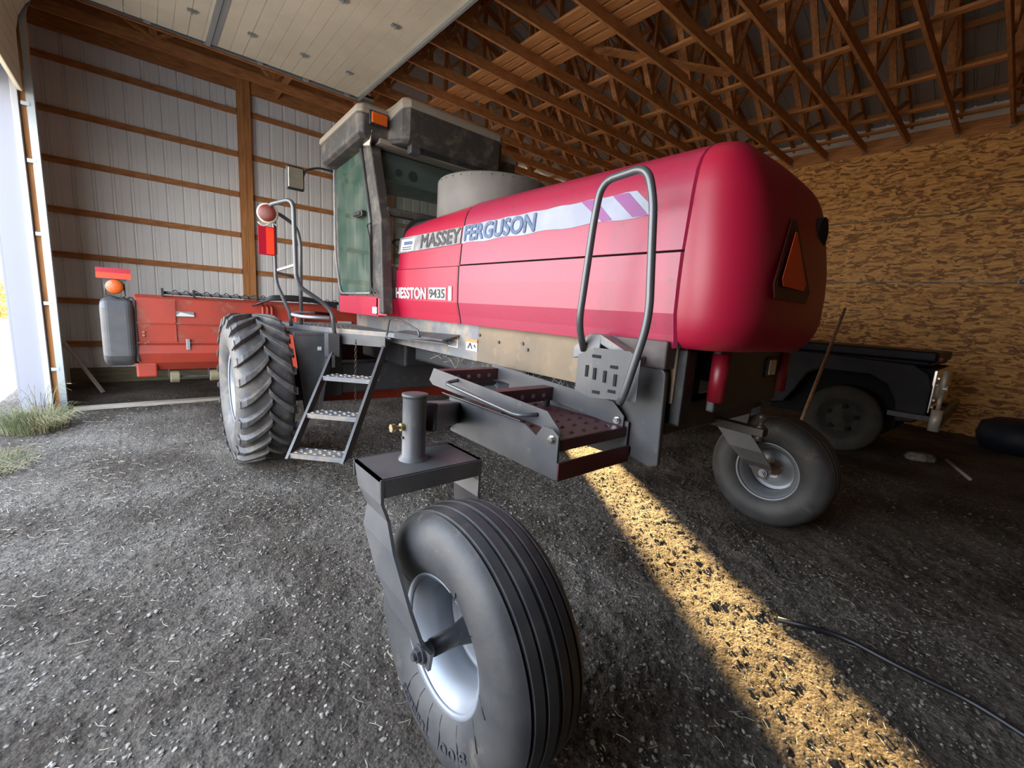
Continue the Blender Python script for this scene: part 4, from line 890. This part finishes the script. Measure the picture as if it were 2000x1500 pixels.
# ---- rear maintenance ladder folded beside the hood, with hoop rail
rl = MB().plate([(1.295, 2.035, 1.12), (1.295, 1.395, 1.12), (1.295, 1.315, 1.09), (1.295, 1.277, 1.137), (1.295, 1.215, 1.137), (1.295, 1.18, 1.115), (1.295, 1.178, .922), (1.295, 2.01, .93)], (.012, 0, 0)).plate([(1.285, 2.035, 1.122), (1.285, 1.40, 1.122), (1.33, 1.40, 1.122), (1.33, 2.035, 1.122)], (0, 0, -.006)) if False else None
g = MB().plate([(1.295, 2.035, 1.12), (1.295, 1.395, 1.12), (1.295, 1.315, 1.085), (1.295, 1.277, 1.137), (1.295, 1.215, 1.137), (1.295, 1.18, 1.115), (1.295, 1.178, .922), (1.295, 2.01, .93)], (.010, 0, 0))
g.plate([(1.295, 2.045, 1.12), (1.295, 1.395, 1.12), (1.262, 1.39, 1.135), (1.262, 2.06, 1.14)], (0, 0, .005))
g.plate([(1.80, 2.035, 1.12), (1.80, 1.18, 1.12), (1.80, 1.178, .93), (1.80, 2.01, .93)], (-.010, 0, 0)).box((1.295, 1.172, .925), (1.80, 1.180, 1.0)).box((1.295, 2.0, .93), (1.80, 2.01, 1.08))
lad = g.build('rear_ladder', 'grey', wr, bevel=.002)
MB().box((1.295, 1.165, .922), (1.80, 1.172, 1.0)).build('red_cross_plate', 'red_dark', lad)
g = MB().box((1.31, 1.19, 1.085), (1.79, 1.99, 1.095)).box((1.31, 1.185, 1.045), (1.79, 1.195, 1.095))
for i in range(8):
    for j in range(5):
        x = 1.36 + j * .085 + (i % 2) * .03; y = 1.24 + i * .085; g.add([(x - .02, y, 1.095), (x, y - .012, 1.095), (x + .02, y, 1.095), (x, y + .004, 1.106)], [(0, 1, 3), (1, 2, 3), (2, 0, 3)])
# leave the front of the box open so the ground shows through
g.build('ladder_tread', 'maroon', lad)
# folded upper section
g = MB().plate([(1.34, 2.296, 1.245), (1.34, 2.345, 1.165), (1.34, 2.30, 1.14), (1.34, 1.36, 1.115), (1.34, 1.20, 1.10), (1.34, 1.225, 1.13), (1.34, 1.30, 1.192)], (.008, 0, 0)).plate([(1.775, 2.27, 1.262), (1.775, 1.27, 1.205), (1.775, 1.20, 1.145), (1.775, 1.20, 1.085), (1.775, 2.27, 1.17)], (.008, 0, 0))
fs_ = g.build('folded_section', 'grey', lad, bevel=.001)
for y, z in ((2.255, 1.21), (1.74, 1.175)):
    g = MB().box((1.348, y - .045, z + .02), (1.775, y + .03, z + .03)).box((1.348, y - .05, z - .045), (1.775, y - .043, z + .03))
    g.build('folded_rung', 'maroon', fs_)
    for k in range(4): MB().cyl((1.46 + k * .08, y - .0505, z - .012), (0, -1, 0), .013, .002, 14).build('rung_hole', 'grey_light', fs_)
MB().cyl((1.735, 1.70, 1.09), (0, 0, 1), .022, .05, 14).build('rubber_stop', 'black', fs_)
MB().tube(rounded([(1.345, 2.02, 1.215), (1.265, 2.04, 1.20), (1.265, 1.42, 1.155), (1.34, 1.36, 1.165)], .06), .010, 10).build('ladder_handle', 'tube', fs_)
for x, y, z in ((1.293, 1.215, 1.095), (1.770, 1.235, 1.12)): MB().cyl((x, y, z), (-1, 0, 0), .019, .004, 20).cyl((x - .004, y, z), (-1, 0, 0), .014, .012, 6).build('pivot_bolt', 'chrome', lad)
MB().box((1.26, 2.0, .95), (1.295, 2.04, 1.10)).build('rubber_bumper', 'black', lad)
# slotted guard plate, backboard, bracket block
g = MB().plate([(1.62, 1.395, 1.43), (1.62, 1.30, 1.475), (1.62, 1.30, 1.235), (1.62, 1.395, 1.255)], (.008, 0, 0)).plate([(1.62, 1.30, 1.475), (1.6659, 1.13, 1.475), (1.6794, 1.08, 1.44), (1.6794, 1.08, 1.25), (1.62, 1.30, 1.235)], (.008, .002, 0))
slp = g.build('slotted_guard', 'grey', lad)
def sp_x(y): return 1.62 if y > 1.30 else 1.62 + (1.30 - y) * .27
for y, z, hor in ((1.285, 1.435, 1), (1.20, 1.395, 1), (1.33, 1.36, 0), (1.285, 1.352, 0), (1.235, 1.345, 0), (1.185, 1.335, 0), (1.275, 1.265, 1), (1.20, 1.28, 1)):
    x = sp_x(y) - .003
    g = MB(); g.bar((x, y + .022, z), (x + .006, y - .022, z), .004, .015, (0, 0, 1)) if hor else g.bar((x, y, z - .028), (x, y, z + .028), .004, .015, (0, 1, 0))
    g.build('guard_slot', 'black_dull', slp)
g = MB().plate([(1.815, 1.30, 1.47), (1.815, 1.08, 1.44), (1.815, 1.03, 1.38), (1.815, 1.015, .94), (1.815, 1.06, .92), (1.815, 1.20, .95), (1.815, 1.30, 1.0)], (.035, 0, 0)); g.build('backboard', 'grey', lad, bevel=.008)
g = MB().plate([(1.70, 1.50, 1.46), (1.70, 1.40, 1.535), (1.70, 1.33, 1.53), (1.70, 1.33, 1.44), (1.70, 1.50, 1.40)], (.10, 0, 0)).plate([(1.70, 1.33, 1.53), (1.70, 1.13, 1.45), (1.70, 1.13, 1.41), (1.70, 1.33, 1.49)], (.10, 0, 0)); g.build('rail_bracket', 'grey_light', lad, bevel=.004)
MB().box((1.80, 1.03, 1.40), (1.89, 1.42, 1.53)).build('side_rub_block', 'block', lad, bevel=.01)
R3 = rounded([(1.70, 1.43, 1.45), (1.61, 1.40, 1.58), (1.60, 1.355, 2.06), (1.60, 1.33, 2.215), (1.60, 1.10, 2.235), (1.60, 1.055, 2.10), (1.60, 1.012, 1.62), (1.615, 1.10, 1.30), (1.62, 1.125, 1.24)], .10, 8)
MB().tube(R3, .0175, 14).build('hoop_rail', 'tube', lad)

# ------------------------------------------------------------------ HEADER (mower head in front of the machine)
hd = thing('mower_header', (2.4, 7.2, .4), 'long orange-red mower header with dark grey end shield along the steel wall', 'mower header')
HX0, HX1 = -.07, 4.87
prof = [(6.90, .93), (6.90, 1.20), (6.93, 1.49), (7.05, 1.53), (7.60, 1.50), (8.0, 1.1), (8.0, .6), (7.2, .55), (6.98, .60), (6.90, .70), (6.865, .82), (6.885, .92)]
hb_ = MB().prism(prof, 'x', HX0, HX1).build('header_body', 'red_old', hd, bevel=.012)
g = MB().box((HX0, 6.885, 1.185), (HX1, 6.90, 1.20)).box((HX0, 6.87, .945), (HX1, 6.90, .96)).box((.30, 6.885, .93), (.31, 6.90, 1.5)); g.build('body_seam', 'red_old', hb_)
for x in (.42, .78, 1.5, 2.6): MB().box((x - .02, 6.86, .86), (x + .02, 6.888, 1.0)).build('latch', 'galv', hb_, bevel=.004)
for x, z in ((.0, .95), (-.01, 1.04), (-.01, 1.08), (.03, .955)): MB().cyl((x, 6.885, z), (0, -1, 0), .013, .012, 8).build('bolt', 'rust', hb_)
MB().box((.30, 6.892, 1.28), (.50, 6.899, 1.345)).build('worn_label', 'grey_light', hb_); MB().add([(.31, 6.89, 1.285), (.50, 6.89, 1.285), (.50, 6.89, 1.30), (.36, 6.89, 1.335)], [(0, 1, 2, 3)]).build('label_remnant', 'white', hb_)
MB().box((2.3, 6.86, 1.26), (2.5, 6.895, 1.29)).build('worn_label', 'white', hb_)
for xa, xb in ((-.1, .10), (HX1 - .1, HX1 + .02)): MB().box((xa, 6.9, .52), (xb, 7.6, .70)).build('end_skid', 'red_old', hd, bevel=.02)
ec = MB().prism([(6.80, .80), (6.86, .70), (6.98, .665), (8.0, .62), (8.25, .9), (8.1, 1.35), (7.6, 1.46), (6.98, 1.47), (6.86, 1.44), (6.80, 1.36)], 'x', -.38, -.085).build('end_shield', 'grey', hd, bevel=.07, seg=5)
MB().prism([(6.86, .72), (8.1, .66), (8.05, 1.36), (6.90, 1.46)], 'x', -.09, -.065).build('end_gasket', 'black', hd)
MB().prism([(6.82, .72), (8.1, .66), (8.1, 1.3), (7.0, 1.45), (6.82, 1.4)], 'x', HX1, HX1 + .28).build('end_shield', 'grey', hd, bevel=.07, seg=4)
# reel / conveyor flighting bar on top
g = MB().tube([(.20, 7.02, 1.565), (4.7, 7.02, 1.565)], .018, 10); g.tube([(.30 + .004 * k, 7.02 + .028 * math.cos(k * .23), 1.575 + .028 * math.sin(k * .23)) for k in range(1050)], .006, 5); ab = g.build('top_shaft', 'black', hd)
for x in (.20, .52): MB().box((x - .012, 6.98, 1.52), (x + .012, 7.06, 1.62)).build('shaft_bracket', 'black', ab)
# hydraulic lines and hoses
for k in range(5):
    P = [(1.15 + .03 * k, 6.88, 1.46 + .01 * k), (1.35, 6.80, 1.56 + .012 * k), (1.7, 6.75, 1.585 + .012 * k), (2.05, 6.75, 1.54 + .01 * k), (2.4, 6.7, 1.47 + .01 * k), (2.7, 6.6, 1.45)]
    MB().tube(rounded(P, .3, 6), .013, 8).build('hydraulic_hose', 'hose', hd)
for k in range(3): MB().tube([(1.27 + .055 * k, 6.84, 1.20), (1.27 + .055 * k, 6.84, 1.44), (1.27 + .055 * k, 6.90, 1.47)], .017, 8).build('hydraulic_pipe', 'red_old', hd)
MB().box((1.22, 6.80, 1.16), (1.52, 6.89, 1.21)).build('pipe_clamp', 'red_old', hd)
MB().tube(rounded([(1.55, 6.6, 1.1), (1.55, 6.6, 1.35), (1.75, 6.6, 1.42), (2.1, 6.6, 1.4)], .1), .02, 8).build('hydraulic_hose', 'hose', hd)
for xa in (1.60, 3.1): MB().box((xa, 6.5, .6), (xa + .12, 6.9, 1.35)).build('lift_arm', 'red_old', hd, bevel=.01)
for x in (.22, .64):
    w_ = MB().lathe([(0, 0), (0, .075), (.10, .075), (.10, 0)], (x, 7.0, .50), (1, 0, 0), 20, False).build('gauge_wheel', 'treated', hd, bevel=.01)
    MB().box((x - .02, 6.98, .50), (x - .005, 7.03, .62)).build('wheel_bracket', 'grey_dark', w_)
MB().bar((.3, 7.0, .50), (.64, 7.0, .50), .02, .02).build('wheel_axle', 'grey_dark', hd)
# marker lamp and reflector over the end shield
lm = MB().lathe([(0, 0), (0, .07), (.05, .082), (.055, .0)], (-.235, 6.94, 1.60), (0, -1, 0), 32).build('lamp_housing', 'grey_dark', hd)
MB().lathe([(0, .078), (.012, .068), (.018, .04), (.02, 0)], (-.235, 6.888, 1.60), (0, -1, 0), 32).build('amber_lens', 'lens_amber', lm)
g = MB().box((-.385, 6.90, 1.69), (-.085, 6.91, 1.81)); rb = g.build('reflector_plate', 'refl_red', hd)
MB().box((-.385, 6.893, 1.69), (-.085, 6.90, 1.755)).build('reflector_strip', 'refl_orange', rb)
MB().plate([(-.36, 6.912, 1.72), (-.10, 6.912, 1.72), (-.16, 6.912, 1.62), (-.31, 6.912, 1.62)], (0, .008, 0)).tube([(-.32, 6.92, 1.64), (-.32, 6.95, 1.50), (-.2, 6.95, 1.47)], .008, 6).tube([(-.15, 6.92, 1.64), (-.15, 6.95, 1.50), (-.2, 6.95, 1.47)], .008, 6).build('lamp_bracket', 'grey_dark', hd)
MB().tube([(-.27 + .02 * k, 6.95, 1.475 + .012 * math.sin(k * 1.7)) for k in range(14)], .008, 6).build('lamp_wire', 'black', hd)

# ------------------------------------------------------------------ OLD TRUCK
tk = thing('old_truck', (8.0, 2.4, 0), 'old dark blue truck parked facing right along the board wall', 'truck')
TXs = 7.2
fen = [(.60, .70), (.60, 1.05), (.66, 1.20), (.80, 1.29), (1.75, 1.33), (2.4, 1.33), (2.4, .5), (2.15, .55), (2.03, .75), (1.90, 1.03), (1.78, 1.10), (1.20, 1.10), (1.02, 1.0), (.92, .80), (.88, .55), (.70, .58)]
MB().prism(fen, 'x', TXs, TXs + .06).build('front_fender', 'truck', tk, bevel=.02, seg=3)
MB().prism(fen, 'x', 9.0, 9.06).build('front_fender', 'truck', tk, bevel=.02)
MB().tube([(TXs - .005, 2.03, .75), (TXs - .005, 1.90, 1.035), (TXs - .005, 1.78, 1.105), (TXs - .005, 1.20, 1.105)], .012, 6).build('wheel_arch_lip', 'truck', tk)
hdp = MB().box((TXs + .02, .66, 1.28), (9.04, 2.5, 1.34)).box((TXs + .12, .62, 1.33), (8.94, 2.6, 1.46)).build('hood', 'truck', tk, bevel=.04, seg=3)
MB().cyl((TXs + .08, .60, 1.38), (0, -1, 0), .045, .03, 16).build('turn_signal', 'lens_red', tk)
MB().box((TXs + .05, .62, .62), (9.0, .9, 1.25)).box((TXs + .30, .9, .4), (8.76, 2.4, 1.28)).build('engine_bay', 'black_dull', tk)
gr = MB().box((TXs + .02, .58, .72), (9.02, .62, 1.25)).build('grille', 'chrome', tk, bevel=.01)
g = MB()
for k in range(5): g.box((TXs + .10, .565, .78 + k * .09), (8.9, .585, .80 + k * .09))
g.build('grille_bar', 'chrome', gr)
MB().lathe([(0, 0), (0, .10), (.03, .11), (.05, .08), (.06, 0)], (TXs + .18, .585, 1.0), (0, -1, 0), 24).build('headlamp', 'cream', tk)
g = MB().tube([(7.13, .50, 1.24), (7.02, .50, 1.08), (6.96, .50, .99)], .030, 14).tube([(6.96, .50, .99), (6.90, .50, .90), (6.86, .50, .84)], .028, 14).tube([(6.88, .50, .86), (6.70, .50, .60)], .052, 16)
g = MB().tube([(7.02, .50, 1.26), (7.02, .50, .98)], .028, 14).tube([(7.02, .50, .98), (7.02, .50, .80)], .022, 14).tube([(7.02, .50, .80), (7.02, .50, .55)], .052, 16).cyl((7.02, .50, 1.06), (0, -1, 0), .03, .04, 12)
g.build('bumper_guard', 'dull_chrome', tk); MB().box((7.02, .44, .60), (9.1, .50, .78)).build('bumper', 'grey_dark', tk, bevel=.03, seg=3)
MB().box((7.1, .5, .64), (7.16, .95, .70)).box((8.9, .5, .64), (8.96, .95, .70)).build('bumper_bracket', 'grey_dark', tk)
def twheel(x, s, y):
    c = (x, y, .455); R, w = .455, .11
    wh = MB().lathe([(-.08, .26), (-.095, .275), (-.085, .25), (-.05, .235), (-.02, .20), (.03, .16), (-.05, .13), (-.06, .07), (-.09, .065), (-.095, .0)], c, (s, 0, 0), 48).build('wheel', 'truck_tire', tk)
    MB().lathe([(-w * .8, .255), (-w * .95, .30), (-w, .36), (-w * .85, .43), (-w * .6, .452), (0, .457), (w * .6, .452), (w * .85, .43), (w, .36), (w * .95, .30), (w * .8, .255)], c, (s, 0, 0), 64, closed=True).build('tire', 'truck_tire', wh)
    g = MB()
    for k in range(5):
        a = 2 * PI * k / 5 + .4; g.cyl((x - s * .035, y + .165 * math.cos(a), .455 + .165 * math.sin(a)), (-s, 0, 0), .032, .012, 16)
    g.build('wheel_slots', 'black_dull', wh)
twheel(TXs + .16, 1, 1.44); twheel(8.9, -1, 1.44); twheel(TXs + .16, 1, 5.0); twheel(8.9, -1, 5.0)
ck = MB().prism([(2.4, .5), (2.4, 1.42), (2.62, 1.46), (2.9, 1.98), (3.8, 2.0), (3.95, 1.4), (3.95, .5)], 'x', TXs + .02, 9.04).build('truck_cab', 'truck', tk, bevel=.04, seg=3)
MB().prism([(2.78, 1.45), (2.98, 1.88), (3.7, 1.9), (3.8, 1.45)], 'x', TXs + .015, 9.045).build('side_window', 'glass_rear', ck)
MB().box((TXs - .05, 4.05, .85), (9.15, 6.2, .95)).box((TXs + .4, 3.9, .6), (8.6, 6.2, .85)).build('flatbed', 'treated', tk, bevel=.01)
# rod
o = MB().tube([(0, 0, 0), (.98, .07, .98), (1.66, .075, 1.92)], [.020, .019, .016], 10).build('leaning_rod', 'rust'); o.location = (4.95, 1.40, .0)
o = MB().tube([(0, 0, 0), (2.05, .03, 1.90)], [.022, .017], 10).build('leaning_rod', 'rust') if False else o
tag(o, 'long rusty rod leaning in front of the old truck wheel', 'rod')

# ------------------------------------------------------------------ ground litter
o = MB().tube(rounded([(2.62, .62, .012), (2.76, .37, .02), (2.735, .13, .02), (2.75, -.13, .02), (2.69, -.30, .02), (2.5, -.8, .02), (2.0, -1.5, .02)], .2), .014, 10).build('black_hose', 'hose')
tag(o, 'black rubber hose snaking over the dirt beside the sunny strip', 'hose')
o = MB().tube([(8.2, .39, .02), (7.25, .12, .035)], .018, 8).build('fallen_stick', 'stick'); tag(o, 'pale stick lying on the dark ground in front of the truck', 'stick')
o = MB().lathe([(0, 0), (0, .42), (.22, .50), (.42, .46), (.5, .3), (.53, 0)], (10.1, -.25, -.02), (0, 0, 1), 18).build('plastic_tub', 'blue_tarp'); tag(o, 'dark blue plastic tub in the shadow by the board wall', 'tub')
o = MB().lathe([(0, 0), (0, .16), (.05, .17), (.1, .12), (.12, 0)], (7.9, .62, -.01), (.1, .1, 1), 9, False).build('stone', 'stone'); tag(o, 'large pale stone on the ground below the truck bumper', 'stone')

# gravel: thousands of small angular stones in one object
ICO = []; 
b = bmesh.new(); bmesh.ops.create_icosphere(b, subdivisions=1, radius=1); iv = np.array([v.co[:] for v in b.verts]); iF = np.array([[v.index for v in f.verts] for f in b.faces]); b.free()
def scatter(zones, name, m, flat=.5, power=3.2):
    px = np.concatenate([rng.uniform(*z[1], z[0]) for z in zones]); py = np.concatenate([rng.uniform(*z[2], z[0]) for z in zones]); s = np.concatenate([z[3] + (z[4] - z[3]) * rng.random(z[0]) ** power for z in zones]); n = len(px)
    keep = np.ones(n, bool)
    for cx, cy, rx, ry in ((.845, 1.13, .20, .30), (.8, 4.8, .28, .42), (3.945, 1.17, .2, .3)): keep &= ~((abs(px - cx) < rx) & (abs(py - cy) < ry))
    px, py, s = px[keep], py[keep], s[keep]; n = len(px)
    pz = ground_h(px, py); V = np.repeat(iv[None], n, 0) * (1 + rng.uniform(-.32, .32, (n, len(iv), 1)))
    V *= (s[:, None] * rng.uniform(.6, 1.2, (n, 3)) * np.array([1, 1, flat]))[:, None, :]
    a = rng.uniform(0, 2 * PI, n); ca, sa = np.cos(a)[:, None], np.sin(a)[:, None]; tl = rng.uniform(-.5, .5, n)[:, None]
    x = V[:, :, 0] * ca - V[:, :, 1] * sa; y = V[:, :, 0] * sa + V[:, :, 1] * ca; z = V[:, :, 2] + x * tl
    W_ = np.stack([x + px[:, None], y + py[:, None], z + pz[:, None] + s[:, None] * .15], -1).reshape(-1, 3)
    F_ = (iF[None] + (np.arange(n) * len(iv))[:, None, None]).reshape(-1, 3)
    return np_mesh(name, W_, F_, m)
tag(scatter(((34000, (-1.1, 3.6), (-.2, 4.6), .002, .011), (16000, (-1.1, 6.5), (-.5, 8.5), .003, .013)), 'gravel', 'stone'), 'loose grey gravel scattered over the dirt floor', 'gravel', kind='stuff')
g = MB()
for k in range(2600):
    x = random.uniform(-1.0, 3.6); y = random.uniform(-.1, 6.0) if k % 3 else random.uniform(3.0, 7.6); l_ = random.uniform(.015, .07); a = random.uniform(0, 2 * PI); b_ = a + random.uniform(-.6, .6)
    if k < 500: x = random.uniform(-1.1, -.2); y = random.uniform(4.2, 7.5)
    z = float(ground_h(np.array([x]), np.array([y]))[0]) + .007
    w_ = random.uniform(.0007, .0014); p0 = Vector((x, y, z + random.uniform(0, .006))); p1 = p0 + Vector((math.cos(a), math.sin(a), 0)) * l_ * .5; p2 = p1 + Vector((math.cos(b_), math.sin(b_), random.uniform(-.05, .2))) * l_ * .5; n_ = Vector((-math.sin(a), math.cos(a), 0)) * w_; up_ = Vector((0, 0, w_ * 1.2))
    vs = []
    for p in (p0, p1, p2): vs += [p - n_, p + n_, p + up_]
    g.add(vs, [(0, 1, 4, 3), (1, 2, 5, 4), (2, 0, 3, 5), (3, 4, 7, 6), (4, 5, 8, 7), (5, 3, 6, 8)])
tag(g.build('straw_litter', 'straw'), 'bits of dry straw strewn over the gravel floor', 'straw', kind='stuff')
def tuft(name, cx, cy, n, rad, hmin, hmax, label, lean=.8):
    g = MB()
    for k in range(n):
        r = rad * math.sqrt(random.random()); a = random.uniform(0, 2 * PI); x = r * math.cos(a); y = r * math.sin(a) * 1.4; h = random.uniform(hmin, hmax); d = Vector((math.cos(a + random.uniform(-1, 1)), math.sin(a + random.uniform(-1, 1)), 0)) * h * random.uniform(.3, 1.0) * lean
        w_ = Vector((-d.y, d.x, 0)).normalized() * random.uniform(.002, .004); P = [Vector((x, y, 0)), Vector((x, y, h * .6)) + d * .3, Vector((x, y, h * .85)) + d * .75, Vector((x, y, h * .7)) + d * 1.2]; vs = []
        for i, p in enumerate(P): vs += [p - w_ * (1 - i * .3), p + w_ * (1 - i * .3), p + Vector((0, 0, .002))]
        g.add(vs, [q for i in range(3) for q in ((i * 3, i * 3 + 1, i * 3 + 4, i * 3 + 3), (i * 3 + 1, i * 3 + 2, i * 3 + 5, i * 3 + 4), (i * 3 + 2, i * 3, i * 3 + 3, i * 3 + 5))])
    o = g.build(name, 'grass'); o.location = (cx, cy, 0); return tag(o, label, 'grass', kind='stuff')
tuft('grass', -.98, 6.9, 1100, .26, .05, .26, 'green and dry grass growing at the foot of the white door jamb')
tuft('grass', -1.15, 5.5, 600, .3, .03, .12, 'flattened dry grass at the left edge of the doorway', 1.4)
tuft('tall_weed', -1.0, 7.35, 26, .12, .3, .55, 'thin tall weed stalks beside the white door jamb', .5)
# outside: autumn shrub seen past the jamb
t = thing('yellow_shrub', (-4.6, 22.5, 0), 'yellow-leaved shrub outdoors beyond the white door jamb', 'shrub')
MB().tube([(-4.6, 22.5, -.1), (-4.6, 22.5, 1.2)], .05, 8).build('stem', 'rust', t)
V = []; Fq = []
for k in range(5000):
    p = rng.normal(0, 1, 3); p /= np.linalg.norm(p) + 1e-6; p = p * (rng.random() ** .4) * np.array([1.6, 1.4, .9]) + np.array([-4.6, 22.5, .9]); q = rng.normal(0, .05, (4, 3)); i = len(V); V += [tuple(p + q[j]) for j in range(4)]; Fq.append((i, i + 1, i + 2, i + 3))
MB().add([v for v in V], Fq).build('foliage', 'leaf', t)
for o in sc.objects:
    if '_o' in o: del o['_o']
